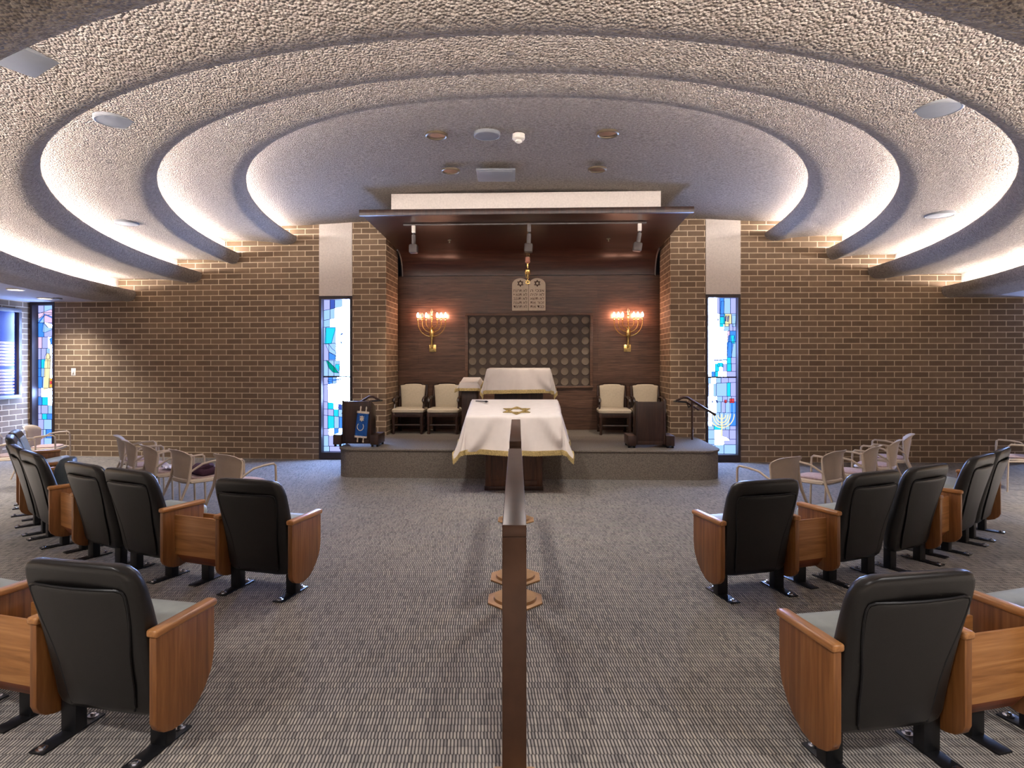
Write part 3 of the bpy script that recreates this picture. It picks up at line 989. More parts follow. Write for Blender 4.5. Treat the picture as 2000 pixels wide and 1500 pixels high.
def spot(u, label, tilt, adapter, power):
    t = thing('track_spotlight', label, 'spotlight', R(u, -1.22, 4.034), -A_ROOM, 'spotlights on the canopy track')
    part('adapter', B().span(-0.03, 0.03, -0.025, 0.025, -0.12, 0.0, 0.005), M['white_plastic'] if adapter else M['dark_grey'], t)
    part('arm', B().lathe([(0.014, -0.16), (0.014, -0.115)], n=10), M['black_metal'], t)
    rot = Matrix.Rotation(tilt, 3, 'Y')
    b = B().tube([rot @ Vector((0, 0, -0.0)), rot @ Vector((0, 0, -0.17))], 0.034, 12)
    part('neck', b, M['dark_grey'], t, (0, 0, -0.15))
    part('lamp_head', B().box(rot @ Vector((0, 0, -0.23)), (0.135, 0.135, 0.14), 0.02, rot), M['dark_grey'], t, (0, 0, -0.15))
    lt = bpy.data.lights.new('spot_beam', 'SPOT')
    lt.energy = power
    lt.spot_size = radians(62)
    lt.spot_blend = 0.8
    lt.color = (1, 0.86, 0.72)
    lt.shadow_soft_size = 0.05
    lo2 = bpy.data.objects.new('beam', lt)
    C.objects.link(lo2)
    lo2.parent = t
    lo2.location = (tilt * -0.4, 0.0, -0.48)
    lo2.rotation_euler = (radians(38), 0, 0)
    return t

spot(-1.83, 'track spotlight with white adapter on the side of the blue scroll lectern', 0.0, True, 60)
spot(0.06, 'track spotlight with dark adapter in the middle, in front of the hanging lamp', 0.05, False, 60)
spot(1.84, 'track spotlight with white adapter on the side of the plain lectern, head tilted', 0.16, True, 60)

# ------------------------------------------------------------------ cloth helper
def draped_cloth(name, root_loc, rotz, label, w, d, zf, zb, hang, flare, corner, fr, group=None, seed=1, amp=0.02, sidehang=None):
    """cloth over a top w x d (front edge at y=0, back at y=d) whose height runs from zf to zb"""
    t = thing(name, label, 'tablecloth', root_loc, rotz, group)
    rng = random.Random(seed)
    ph = [rng.uniform(0, 6.28) for _ in range(8)]
    sh = sidehang or hang
    n_top, n_h = 26, 14
    xs = [-w / 2 - sh * (1 - i / n_h) for i in range(n_h)] + [-w / 2 + w * i / n_top for i in range(n_top + 1)] + [w / 2 + sh * (i + 1) / n_h for i in range(n_h)]
    ys = [-hang * (1 - i / n_h) for i in range(n_h)] + [d * i / n_top for i in range(n_top + 1)] + [d + hang * 0.8 * (i + 1) / n_h for i in range(n_h)]

    def top(x, y):
        return zf + (zb - zf) * y / d

    def P(x, y):
        cx = max(-w / 2, min(w / 2, x))
        cy = max(0, min(d, y))
        dx, dy = x - cx, y - cy
        da, db = abs(dx), abs(dy)
        dd = (da ** 4 + db ** 4) ** 0.25
        if dd < 1e-6:
            return Vector((x, y, top(x, y) + 0.004))
        n = Vector((dx, dy)).normalized()
        both = min(da, db) / max(da, db) if max(da, db) > 0 else 0
        f = dd / hang
        out = flare * f + corner * both * f * f
        s = (cx * (1 - 0.5 * f) if db >= da else (cy - d / 2) * (1 - 0.4 * f)) if both < 0.05 else cx + cy
        fold = amp * f ** 0.8 * (0.6 * sin(s * 13 + ph[0]) + 0.6 * sin(s * 24 + ph[1]) + 0.3 * sin(s * 43 + ph[2]))
        edge = min(1.0, dd / 0.03)
        cornerfold = 0.05 * both * f * sin(math.atan2(db, da) * 8 + ph[3])
        o = 0.006 * edge + out + fold * (1 - both) + amp * 0.8 * f + cornerfold
        drop = dd * 0.985 * (1 + 0.05 * both)
        return Vector((cx + n.x * o, cy + n.y * o, top(cx, cy) + 0.004 - max(0, drop - 0.004) + 0.008 * sin(s * 6 + ph[4]) * f))

    g = [[P(x, y) for y in ys] for x in xs]
    b = B()
    bm = b.bm
    vs = [[bm.verts.new(p) for p in row] for row in g]
    for i in range(len(xs) - 1):
        for j in range(len(ys) - 1):
            bm.faces.new((vs[i][j], vs[i + 1][j], vs[i + 1][j + 1], vs[i][j + 1]))
    body = part('cloth', b, M['cloth'], t, angle=70)
    # hem loop
    nx, ny = len(xs), len(ys)
    loop = [(i, 0) for i in range(nx)] + [(nx - 1, j) for j in range(1, ny)] + [(i, ny - 1) for i in range(nx - 2, -1, -1)] + [(0, j) for j in range(ny - 2, 0, -1)]
    hp = []
    for q in range(len(loop)):
        i, j = loop[q]
        i2, j2 = loop[(q + 1) % len(loop)]
        p0, p1 = g[i][j], g[i2][j2]
        m = max(1, int((p1 - p0).length / 0.012))
        hp += [p0.lerp(p1, k / m) for k in range(m)]
    cen = Vector((0, d / 2, 0))
    def offs(p, o):
        n = (p - cen)
        n.z = 0
        return p + n.normalized() * o
    b = B()
    k = len(hp)
    rowA = [offs(p, 0.004) + Vector((0, 0, fr * 0.75)) for p in hp]
    rowB = [offs(p, 0.010 if q % 2 else 0.005) + Vector((0, 0, fr * 0.1)) for q, p in enumerate(hp)]
    rowC = [offs(p, 0.012 if q % 2 else 0.002) - Vector((0, 0, fr * (0.55 if q % 2 else 0.75))) for q, p in enumerate(hp)]
    rowD = [offs(p, -0.004) - Vector((0, 0, fr * 0.4)) for p in hp]
    rowE = [offs(p, -0.004) + Vector((0, 0, fr * 0.7)) for p in hp]
    b.loft([rowA, rowB, rowC, rowD, rowE, rowA], False)
    part('fringe', b, M['gold_fringe'], t, angle=80)
    return t


# ------------------------------------------------------------------ reading table in front of the platform
TR = 0.02
tl = Vector((0.02, 8.38, 0))
tb = thing('reading_table', 'square brown wood pedestal reading table standing before the platform at the end of the handrails', 'table', tl, -TR)
part('pedestal', B().span(-0.405, 0.405, 0.26, 0.93, 0.05, 0.98, 0.008), M['table_wood'], tb)
part('plinth', B().span(-0.415, 0.415, 0.25, 0.94, 0, 0.06, 0.006), M['dark_wood'], tb)
b = B()
for s in (-1, 1):
    b.span(s * 0.36 - 0.035, s * 0.36 + 0.035, 0.245, 0.262, 0.06, 0.96, 0.004)
b.span(-0.33, 0.33, 0.245, 0.262, 0.06, 0.14, 0.004)
part('corner_stile', b, M['table_wood'], tb)
b = B().prism([(0.02, 1.03), (0.93, 1.19), (0.93, 1.225), (0.02, 1.065)], 'x', -0.635, 0.635, 0.006)
b.prism([(0.27, 0.96), (0.92, 0.96), (0.92, 1.19), (0.27, 1.07)], 'x', -0.38, 0.38)
part('sloping_top', b, M['table_wood'], tb)
cl = draped_cloth('tablecloth', tl, -TR, 'white cloth with gold fringe and gold star draped over the sloping reading table', 1.29, 0.95, 1.066, 1.232, 0.50, 0.07, 0.09, 0.05, 'gold fringed white cloths', 3, 0.045)
b = B()
sl = math.atan2(0.166, 0.95)
star_outline(b, 0, 0, 0.20, 0.036, -0.003, 0.003)
part('gold_star', b, M['gold_thread'], cl, (0.04, 0.27, 1.066 + 0.27 * 0.1747 + 0.011), (-pi / 2 + sl, 0, 0))
yad = thing('pointer', 'dark metal reading pointer lying on the far corner of the big tablecloth', 'pointer', R(-0.0, 0, 0), 0)
yad.location = tl + Vector((-0.465, 0.74, 1.066 + 0.74 * 0.1747 + 0.026))
yad.rotation_euler = (0, 0, radians(-42))
part('shaft', B().tube([(-0.13, 0, 0), (0.05, 0, 0), (0.13, 0, 0)], [0.008, 0.01, 0.006], 8), M['dark_grey'], yad)
part('grip', B().lathe([(0.006, 0.05), (0.015, 0.07), (0.015, 0.10), (0.006, 0.12)], n=10, axis='x'), M['black_metal'], yad)

# ------------------------------------------------------------------ tables on the platform
lec = thing('lectern_table', 'tall dark wood table in the middle of the platform under the wide draped cloth', 'table', R(-0.13, -0.65, PZ), -A_ROOM)
b = B()
b.span(-0.52, 0.52, 0, 0.62, 1.18, 1.225, 0.005)
part('table_top', b, M['dark_wood'], lec)
part('cabinet', B().span(-0.42, 0.42, 0.06, 0.58, 0.0, 1.185, 0.006), M['dark_wood'], lec)
draped_cloth('tablecloth', R(-0.13, -0.66, PZ), -A_ROOM, 'white cloth with gold fringe hanging from the taller table on the platform', 1.09, 0.64, 1.228, 1.24, 0.40, 0.035, 0.05, 0.045, 'gold fringed white cloths', 8, 0.035)
sd = thing('side_table', 'low dark wood side table under the small tilted cloth, beside the cream armchair', 'table', R(-1.01, -0.45, PZ), -A_ROOM)
part('cabinet', B().span(-0.13, 0.13, 0.04, 0.48, 0, 0.97, 0.006), M['dark_wood'], sd)
b = B().prism([(0.0, 0.955), (0.5, 1.035), (0.5, 1.06), (0.0, 0.98)], 'x', -0.14, 0.14, 0.004)
part('table_top', b, M['dark_wood'], sd)
draped_cloth('tablecloth', R(-1.01, -0.455, PZ), -A_ROOM, 'small white fringed cloth on the low side table beside the armchair', 0.31, 0.52, 0.985, 1.066, 0.12, 0.03, 0.06, 0.035, 'gold fringed white cloths', 5, 0.006)


# ------------------------------------------------------------------ armchairs on the platform
def armchair():
    t = thing('armchair', '', 'chair', (0, 0, 0), 0, 'cream armchairs along the board wall')
    lw = 0.028
    for sx in (-1, 1):
        b = B().lathe([(0.024, 0), (0.03, 0.02), (0.02, 0.05), (0.034, 0.10), (0.024, 0.15), (0.034, 0.2), (0.03, 0.37)], (sx * 0.265, 0.28, 0), 12)
        b.box((sx * 0.265, 0.28, 0.36), (0.06, 0.06, 0.08), 0.006)
        part('leg', b, M['dark_wood'], t)
        b = B().tube([(sx * 0.255, -0.30, 0), (sx * 0.26, -0.25, 0.2), (sx * 0.265, -0.22, 0.42), (sx * 0.262, -0.25, 0.75), (sx * 0.255, -0.30, 0.90)], 0.028, 8)
        part('leg', b, M['dark_wood'], t)
        b = B().tube([(sx * 0.262, -0.24, 0.66), (sx * 0.275, -0.05, 0.685), (sx * 0.28, 0.14, 0.665), (sx * 0.28, 0.20, 0.64), (sx * 0.28, 0.215, 0.615), (sx * 0.28, 0.19, 0.60)], [0.022, 0.024, 0.026, 0.028, 0.026, 0.02], 8)
        b.tube([(sx * 0.28, 0.17, 0.63), (sx * 0.278, 0.12, 0.55), (sx * 0.272, 0.17, 0.44), (sx * 0.265, 0.22, 0.38)], [0.02, 0.018, 0.02, 0.022], 8)
        part('armrest', b, M['dark_wood'], t)
    b = B()
    b.span(-0.29, 0.29, 0.265, 0.30, 0.32, 0.40, 0.006)
    b.span(-0.27, 0.27, -0.24, -0.21, 0.32, 0.40, 0.006)
    for sx in (-1, 1):
        b.span(sx * 0.28 - 0.018, sx * 0.28 + 0.018, -0.22, 0.28, 0.32, 0.40, 0.005)
    part('seat_rail', b, M['dark_wood'], t)
    b = B()
    b.tube([(-0.28, 0.02, 0.14), (0.28, 0.02, 0.14)], 0.016, 8)
    for sx in (-1, 1):
        b.tube([(sx * 0.285, 0.28, 0.14), (sx * 0.262, -0.25, 0.14)], 0.016, 8)
    b.tube([(-0.285, 0.28, 0.17), (0.285, 0.28, 0.17)], 0.016, 8)
    part('stretcher', b, M['dark_wood'], t)
    loops = []
    for z, g in ((0.395, -0.02), (0.41, 0.0), (0.45, 0.004), (0.475, -0.02), (0.482, -0.09)):
        loops.append([(x, y, z) for x, y in rrect(0.30 + g, 0.275 + g, 0.06, 4, 0, 0.04)])
    part('seat', B().loft(loops), M['cream'], t)
    # upholstered back with a shallow crest
    def back(x, z):
        return -0.215 - 0.10 * max(0, z - 0.42)
    b = B()
    outl = []
    hw = 0.235
    zz = [0.47 + 0.42 * i / 8 for i in range(9)]
    crest = [(hw * (1 - i / 8), 0.895 + 0.028 * (1 - (1 - i / 8) ** 2) ** 0.5 * (1 if abs(1 - i / 8) < 0.7 else 0.35)) for i in range(1, 16)]
    for z in zz: outl.append((hw - 0.02 + 0.03 * ((z - 0.47) / 0.42), z))
    outl += crest
    for z in zz[::-1]: outl.append((-(hw - 0.02 + 0.03 * ((z - 0.47) / 0.42)), z))
    cz = 0.69
    loops = []
    for k, off in ((1.0, -0.0), (1.0, 0.03), (0.97, 0.045), (0.86, 0.058), (0.5, 0.068), (0.05, 0.07)):
        loops.append([(x * k, back(x, cz + (z - cz) * k) + off, cz + (z - cz) * k) for x, z in outl])
    part('backrest', B().loft(loops), M['cream'], t)
    loops = []
    for k, off in ((1.06, -0.012), (1.10, 0.0), (1.10, -0.035), (1.02, -0.045)):
        loops.append([(x * k, back(x, cz + (z - cz) * k) + off - 0.002, cz + (z - cz) * (k - 0.02)) for x, z in outl])
    part('back_frame', B().loft(loops), M['dark_wood'], t)
    return t


ac = armchair()
acl = [(-2.24, 0.50, 'cream armchair against the brick pier, behind the blue scroll lectern, the outer of two'),
       (-1.575, 0.50, 'cream armchair standing directly beside the low cloth-covered side table'),
       (1.63, 0.50, 'cream armchair fully in view on the plain lectern side of the disc panel'),
       (2.27, 0.50, 'cream armchair half hidden behind the plain dark lectern')]
for i, (u, v, lab) in enumerate(acl):
    o = ac if i == 0 else copy_tree(ac)
    o.location = R(u, v, PZ)
    o.rotation_euler = (0, 0, pi - A_ROOM)
    o['label'] = lab

# ------------------------------------------------------------------ dark lecterns at the platform ends
def lectern(u, v, label):
    t = thing('lectern', label, 'lectern', R(u, v, PZ), -A_ROOM, 'dark lecterns at the platform corners')
    b = B().span(-0.205, 0.205, 0.0, 0.03, 0.10, 0.725, 0.004)
    part('front_panel', b, M['dark_wood'], t)
    for s in (-1, 1):
        part('side_panel', B().prism([(-0.01, 0.06), (0.30, 0.06), (0.28, 0.62), (-0.01, 0.74)], 'x', s * 0.22 - 0.015, s * 0.22 + 0.015, 0.003), M['dark_wood'], t)
        b = B().span(s * 0.30 - 0.065, s * 0.30 + 0.065, -0.06, 0.36, 0.035, 0.195, 0.008)
        part('foot_block', b, M['dark_wood'], t)
        for y in (-0.02, 0.31):
            for x in (-0.05, 0.05):
                part('caster', B().lathe([(0.018, 0.0), (0.02, 0.012), (0.018, 0.036)], (s * 0.30 + x * 0.8, y, 0), 10), M['black_metal'], t)
    part('bottom_rail', B().span(-0.24, 0.24, 0.0, 0.05, 0.045, 0.11, 0.004), M['dark_wood'], t)
    b = B().prism([(0.03, 0.685), (0.27, 0.58), (0.27, 0.60), (0.03, 0.705)], 'x', -0.207, 0.207)
    part('desk_top', b, M['dark_wood'], t)
    return t

lectern(-2.70, -1.47, 'dark wood lectern with the small blue scroll hanging on its front')
lectern(1.98, -1.42, 'plain dark wood lectern standing before a cream armchair, near the sloping handrail')

# small scroll in a blue mantle hanging on the lectern
sc = thing('scroll', 'small blue velvet covered scroll with white bands hanging on a dark lectern', 'scroll', R(-2.625, -1.535, PZ + 0.075), -A_ROOM)
sc.rotation_euler = (radians(-3), radians(5), -A_ROOM)
loops = []
for z, g in ((0.08, 0.0), (0.12, 0.004), (0.48, 0.0)):
    loops.append([(x, y, z) for x, y in rrect(0.092 + g, 0.036 + g, 0.034, 6)])
man = part('mantle', B().loft(loops), M['blue_velvet'], sc)
for z0, z1 in ((0.075, 0.105), (0.462, 0.492)):
    part('band', B().loft([[(x, y, z) for x, y in rrect(0.098, 0.041, 0.038, 6)] for z in (z0, z1)]), M['silver_thread'], sc)
for sx in (-1, 1):
    part('roller_handle', B().lathe([(0.008, 0.0), (0.014, 0.015), (0.010, 0.03), (0.012, 0.08)], (sx * 0.045, 0, 0), 10), M['stone'], sc)
    part('roller_handle', B().lathe([(0.012, 0.49), (0.010, 0.53), (0.014, 0.55), (0.006, 0.575)], (sx * 0.045, 0, 0), 10), M['stone'], sc)
b = B()
b.prism(star_pts(0.0, 0.37, 0.042), 'y', -0.044, -0.038)
b.prism([(-0.03, 0.40), (0.03, 0.40), (0.036, 0.42), (0.014, 0.41), (0, 0.428), (-0.014, 0.41), (-0.036, 0.42)], 'y', -0.044, -0.038)
b.tube([(-0.01 + 0.05 * cos(pi * 0.75 + 1.5 * pi * i / 16), -0.042, 0.25 + 0.06 * sin(pi * 0.75 + 1.5 * pi * i / 16)) for i in range(17)], 0.007, 6)
part('embroidery', b, M['silver_thread'], sc)

# ------------------------------------------------------------------ handrails at the platform ends
def stair_rail(side, label):
    t = thing('stair_rail', label, 'handrail', R(0, 0, 0), -A_ROOM, 'bronze rails at the platform steps')
    s = side
    u0 = s * 2.63
    b = B()
    b.tube([(u0 - s * 0.02, -0.42, 1.13), (u0 + s * 0.09, -0.42, 1.19), (u0 + s * 0.16, -0.42, 1.185), (u0 + s * 0.36, -0.40, 1.06), (u0 + s * 0.66, -0.36, 0.88)], 0.022, 10)
    part('rail', b, M['bronze'], t)
    b = B().tube([(u0 + s * 0.20, -0.20, 1.09), (u0 + s * 0.42, -0.20, 0.95)], 0.018, 10)
    part('lower_rail', b, M['bronze'], t)
    part('bracket', B().tube([(u0 - s * 0.02, -0.42, 1.13), (u0 - s * 0.03, -0.25, 1.11), (u0 + s * 0.20, -0.20, 1.09), (u0 + s * 0.24, -0.20, 1.0), (u0 + s * 0.27, -0.40, 1.08)], 0.014, 8), M['black_metal'], t)
    part('post', B().tube([(u0 + s * 0.25, -0.40, PZ), (u0 + s * 0.25, -0.40, 1.12)], 0.018, 10), M['bronze'], t)
    return t

stair_rail(1, 'sloping bronze handrail on a post beside the stained glass menorah window')
stair_rail(-1, 'bronze handrail on the brick pier mostly hidden behind the lectern with the blue scroll')

# ------------------------------------------------------------------ aisle handrails
def aisle_rail(x0, y0, x1, y1, label):
    L = hypot(x1 - x0, y1 - y0)
    a = math.atan2(y1 - y0, x1 - x0) - pi / 2
    t = thing('handrail', label, 'handrail', (x0, y0, 0), a, 'bronze rails down the centre aisle')
    H = 1.15
    part('top_rail', B().span(-0.05, 0.05, 0.0, L, H - 0.05, H, 0.004), M['bronze'], t)
    for y in (0.025, L - 0.025):
        p = part('post', B().span(-0.05, 0.05, y - 0.025, y + 0.025, 0.03, H - 0.05, 0.004), M['bronze'], t)
        fl = part('flange', B().prism([(0.22 * cos(pi / 8 + i * pi / 4), y + 0.22 * sin(pi / 8 + i * pi / 4)) for i in range(8)], 'z', 0, 0.014, 0.003), M['tan_metal'], t)
        part('collar', B().lathe([(0.165, 0.012), (0.16, 0.034), (0.05, 0.04)], (0, y, 0), 32), M['tan_metal'], fl)
    return t

aisle_rail(0.0095, 2.51, 0.024, 4.70, 'bronze handrail in the aisle, its wide end post standing in full view')
aisle_rail(0.028, 5.135, 0.045, 7.05, 'bronze handrail that ends just before the draped reading table')

# ------------------------------------------------------------------ theatre seats
def yback(z):
    """centre line of the back cushion: leans to the rear going up, tucked under at the bottom"""
    t = (z - 0.17) / 0.74
    return 0.03 - 0.215 * max(0, t - 0.15) ** 1.25 + 0.10 * max(0, 0.15 - t)


BACKP = [(0.152, 0.170, 0.016), (0.160, 0.240, 0.03), (0.180, 0.279, 0.043), (0.223, 0.294, 0.05), (0.324, 0.297, 0.054), (0.445, 0.297, 0.056), (0.567, 0.299, 0.054), (0.688, 0.302, 0.052), (0.789, 0.304, 0.049),
         (0.840, 0.299, 0.046), (0.875, 0.288, 0.043), (0.901, 0.266, 0.037), (0.916, 0.232, 0.028), (0.923, 0.170, 0.015)]


def make_backrest():
    loops = []
    for z, hw, ht in BACKP:
        lp = []
        for x, y in rrect(hw, ht, min(ht, 0.045), 4):
            lp.append((x, yback(z) + y + 0.28 * x * x, z + 0.05 * x * x))
        loops.append(lp)
    return B().loft(loops)


def make_back_panel():
    loops = []
    prof_ = [(0.195, 0.17), (0.205, 0.183), (0.30, 0.187), (0.40, 0.193), (0.48, 0.203), (0.56, 0.220), (0.64, 0.236), (0.72, 0.246), (0.775, 0.248), (0.792, 0.240), (0.80, 0.21)]
    for dy, sh in ((0.0, 0), (-0.010, 0), (-0.013, 0.012)):
        lp = []
        zs = prof_
        for z, hw in zs:
            lp.append((hw - sh, z))
        for z, hw in zs[::-1]:
            lp.append((-(hw - sh), z))
        ht = 0.048
        cz = 0.5
        loops.append([(x, yback(z) - ht + 0.28 * x * x + dy, cz + (z - cz) * (1 - sh * 2)) for x, z in lp])
    t = B()
    bm = t.bm
    # front skin as a grid so it follows the curve of the back, with a small turned edge
    rows = []
    for z, hw in prof_:
        row = []
        for i in range(9):
            x = -hw + 2 * hw * i / 8
            row.append((x, z))
        rows.append(row)
    def pos(x, z, d):
        ht = 0.049
        for (za, ha, ta), (zb, hb, tb_) in zip(BACKP, BACKP[1:]):
            if za <= z <= zb:
                ht = ta + (tb_ - ta) * (z - za) / (zb - za)
        return (x, yback(z) - ht + 0.28 * x * x - d, z + 0.05 * x * x)
    n = len(rows)
    top = [[bm.verts.new(pos(x, z, 0.009 if 0 < i < n - 1 and 0 < j < 8 else 0.006)) for j, (x, z) in enumerate(r)] for i, r in enumerate(rows)]
    for i in range(n - 1):
        for j in range(8):
            bm.faces.new((top[i][j], top[i][j + 1], top[i + 1][j + 1], top[i + 1][j]))
    ring = [(0, j) for j in range(9)] + [(i, 8) for i in range(1, n)] + [(n - 1, j) for j in range(7, -1, -1)] + [(i, 0) for i in range(n - 2, 0, -1)]
    low = [bm.verts.new(pos(*rows[i][j], -0.008)) for i, j in ring]
    m = len(ring)
    for q in range(m):
        a, c = ring[q], ring[(q + 1) % m]
        bm.faces.new((top[a[0]][a[1]], low[q], low[(q + 1) % m], top[c[0]][c[1]]))
    bmesh.ops.recalc_face_normals(bm, faces=list(bm.faces))
    return t


def make_piping():
    """the dark welt that outlines the inset panel"""
    prof_ = [(0.188, 0.175), (0.30, 0.191), (0.40, 0.197), (0.48, 0.207), (0.56, 0.224), (0.64, 0.241), (0.72, 0.252), (0.775, 0.254), (0.797, 0.246), (0.807, 0.22)]
    pts = [(hw, z) for z, hw in prof_] + [(0.1, 0.807), (0, 0.807), (-0.1, 0.807)] + [(-hw, z) for z, hw in prof_[::-1]]
    out = []
    for x, z in pts:
        ht = 0.049
        for (za, ha, ta), (zb, hb, tb_) in zip(BACKP, BACKP[1:]):
            if za <= z <= zb:
                ht = ta + (tb_ - ta) * (z - za) / (zb - za)
        out.append((x, yback(z) - ht + 0.28 * x * x - 0.002, z + 0.05 * x * x))
    return B().tube(out, 0.006, 6)


def make_front_pad():
    loops = []
    for dy, sh in ((0.03, 0.0), (0.062, 0.0), (0.078, 0.02), (0.085, 0.06)):
        lp = []
        for x, z in [(p[0], p[1]) for p in rrect(0.225 - sh, 0.20 - sh, 0.05, 4, 0, 0.64)]:
            lp.append((x, yback(z) + dy + 0.1 * x * x, z))
        loops.append(lp)
    return B().loft(loops)


def make_cushion():
    loops = []
    for z, g in ((0.335, -0.03), (0.35, -0.005), (0.40, 0.0), (0.44, -0.006), (0.458, -0.03), (0.466, -0.09)):
        loops.append([(x, y, z + 0.02 + 0.16 * max(0, y - 0.05)) for x, y in rrect(0.285 + g, 0.20 + g, 0.07, 5, 0, 0.245)])
    return B().loft(loops)


ARM_PROF = [(-0.06, 0.185), (-0.06, 0.575), (0.325, 0.575), (0.325, 0.36)] + [(0.325 - 0.006 * t, 0.36 - 0.035 * t) for t in range(1, 3)] + \
    [(0.303, 0.26), (0.265, 0.20), (0.215, 0.15), (0.155, 0.112), (0.095, 0.098), (0.04, 0.102), (-0.01, 0.12), (-0.045, 0.15)]


def arm_mesh():
    return B().prism(ARM_PROF, 'x', -0.02, 0.02, 0.006).mesh('arm_panel', M['oak'])


def cap_mesh():
    b = B().box((0, 0.133, 0.592), (0.062, 0.405, 0.036), 0.012, None, 0, 3)
    return b.mesh('arm_cap', M['oak_y'])


def leg_mesh():
    b = B().span(-0.045, 0.045, 0.035, 0.10, 0.008, 0.30, 0.006)
    b.span(-0.045, 0.045, 0.04, 0.30, 0.26, 0.30, 0.005)
    return b.mesh('leg', M['black_metal'])


def plate_mesh():
    b = B().span(-0.042, 0.042, -0.13, 0.21, 0.0, 0.010, 0.003)
    return b.mesh('foot_plate', M['black_metal'])


def bolt_mesh():
    b = B().lathe([(0.026, 0.009), (0.026, 0.014), (0.014, 0.016), (0.014, 0.024), (0.009, 0.026)], n=14)
    return b.mesh('bolt', M['steel'])


SEAT_MESH = {
    'backrest': make_backrest().mesh('backrest', M['leather'], True, 50),
    'back_panel': make_back_panel().mesh('back_panel', M['leather'], True, 50),
    'welt': make_piping().mesh('welt', M['black_metal']),
    'back_pad': make_front_pad().mesh('back_pad', M['vinyl'], True, 50),
    'seat_cushion': make_cushion().mesh('seat_cushion', M['vinyl'], True, 60),
    'arm': arm_mesh(), 'cap': cap_mesh(), 'leg': leg_mesh(), 'plate': plate_mesh(), 'bolt': bolt_mesh(),
}


def seat_proto(arms):
    t = thing('theatre_seat', '', 'seat')
    bk = put('backrest', SEAT_MESH['backrest'], t)
    put('back_panel', SEAT_MESH['back_panel'], bk)
    put('welt', SEAT_MESH['welt'], bk)
    put('back_pad', SEAT_MESH['back_pad'], bk)
    put('seat_cushion', SEAT_MESH['seat_cushion'], t)
    tag(put('seat_shell', B().span(-0.25, 0.25, 0.07, 0.42, 0.30, 0.352, 0.01).mesh('seat_shell', M['black_metal']), t))
    for s, c in ((-1, 'L'), (1, 'R')):
        has = c in arms
        if has:
            p = put('arm_panel', SEAT_MESH['arm'], t, (s * 0.33, 0, 0))
            put('arm_cap', SEAT_MESH['cap'], p, (0, 0, 0))
        lx = s * (0.255 if has else 0.20)
        lg = put('leg', SEAT_MESH['leg'], t, (lx, 0.02, 0))
        fp = put('foot_plate', SEAT_MESH['plate'], lg)
        for y in (-0.10, 0.175):
            put('bolt', SEAT_MESH['bolt'], fp, (0, y, 0))
    return t


PROTO = {}


def theatre_seat(side, deg, r, arms, label):
    """side -1: board side, +1: the other; rows curve about a point on the platform"""
    if arms in PROTO:
        t = copy_tree(PROTO[arms])
    else:
        t = PROTO[arms] = seat_proto(arms)
    th = radians(deg)
    t.location = (side * r * sin(th), 12.0 - r * cos(th), 0)
    t.rotation_euler = (0, 0, side * th)
    t['label'] = label
    t['group'] = 'black theatre seats in curved rows'
    return t


def book_box(side, deg, r, w, label):
    t = thing('book_box', label, 'book box', (side * r * sin(radians(deg)), 12.0 - r * cos(radians(deg)), 0), side * radians(deg), 'oak book boxes between the seats')
    h = w / 2
    part('back_board', B().prism([(-h, 0.22), (h, 0.22), (h * 1.04, 0.545), (-h * 1.04, 0.545)], 'y', 0.02, 0.04, 0.004), M['oak_x'], t)
    h -= 0.026
    part('front_board', B().prism([(-h, 0.22), (h, 0.22), (h, 0.50), (-h, 0.50)], 'y', 0.28, 0.30, 0.004), M['oak_x'], t)
    part('bottom_board', B().prism([(0.02, 0.225), (0.30, 0.225), (0.24, 0.155), (0.08, 0.14)], 'x', -h, h, 0.004), M['oak_x_shaded'], t)
    lg = put('leg', B().span(-0.04, 0.04, 0.10, 0.16, 0.008, 0.16, 0.006).mesh('leg', M['black_metal']), t)
    fp = put('foot_plate', SEAT_MESH['plate'], lg, (0, 0.10, 0))
    return t


M['oak_x'] = wood('orange_oak_board', srgb(128, 82, 42), srgb(162, 109, 60), srgb(188, 136, 82), 'x', 0.4, 14)
M['oak_x_shaded'] = wood('shaded_oak', srgb(96, 46, 22), srgb(124, 64, 32), srgb(146, 80, 42), 'x', 0.45, 14)  # darker copy of the oak, with the underside's shade in its colour

R1, R2 = 9.28, 7.47
theatre_seat(-1, 11.95, R1 + 0.03, 'LR', 'black theatre seat with oak arms, aisle end of the rear row, memorial board side')
theatre_seat(-1, 19.35, R1 + 0.03, 'R', 'sage cushioned theatre seat at the picture edge, second in the rear row, memorial board side')
theatre_seat(1, 10.45, R1 + 0.13, 'LR', 'black theatre seat with oak arms, aisle end of the rear row, plain wall side')
theatre_seat(1, 17.55, R1 + 0.13, 'L', 'sage cushioned theatre seat at the picture edge, second in the rear row, plain wall side')
book_box(-1, 15.65, R1 + 0.03, 0.46, 'oak book box between the two rear row seats on the memorial board side')
book_box(1, 14.0, R1 + 0.13, 0.43, 'oak book box between the two rear row seats on the plain wall side')
sideL = 'memorial board side'
sideR = 'plain wall side'
left_row = [(15.4, 'LR', 'aisle end'), (24.9, 'R', 'second from the aisle'), (29.8, 'L', 'third from the aisle'), (38.9, 'R', 'fourth from the aisle'), (43.7, 'L', 'fifth from the aisle'),
            (52.4, 'R', 'sixth from the aisle'), (57.4, 'L', 'seventh from the aisle')]
for d, arms, w in left_row:
    theatre_seat(-1, d, R2, arms, 'black theatre seat, %s in the front curved row, %s' % (w, sideL))
right_row = [(14.7, 'LR', 'aisle end'), (22.9, 'L', 'second from the aisle'), (28.3, 'R', 'third from the aisle'), (36.4, 'L', 'fourth from the aisle'), (41.4, 'R', 'fifth from the aisle')]
for d, arms, w in right_row:
    theatre_seat(1, d, R2, arms, 'black theatre seat, %s in the front curved row, %s' % (w, sideR))
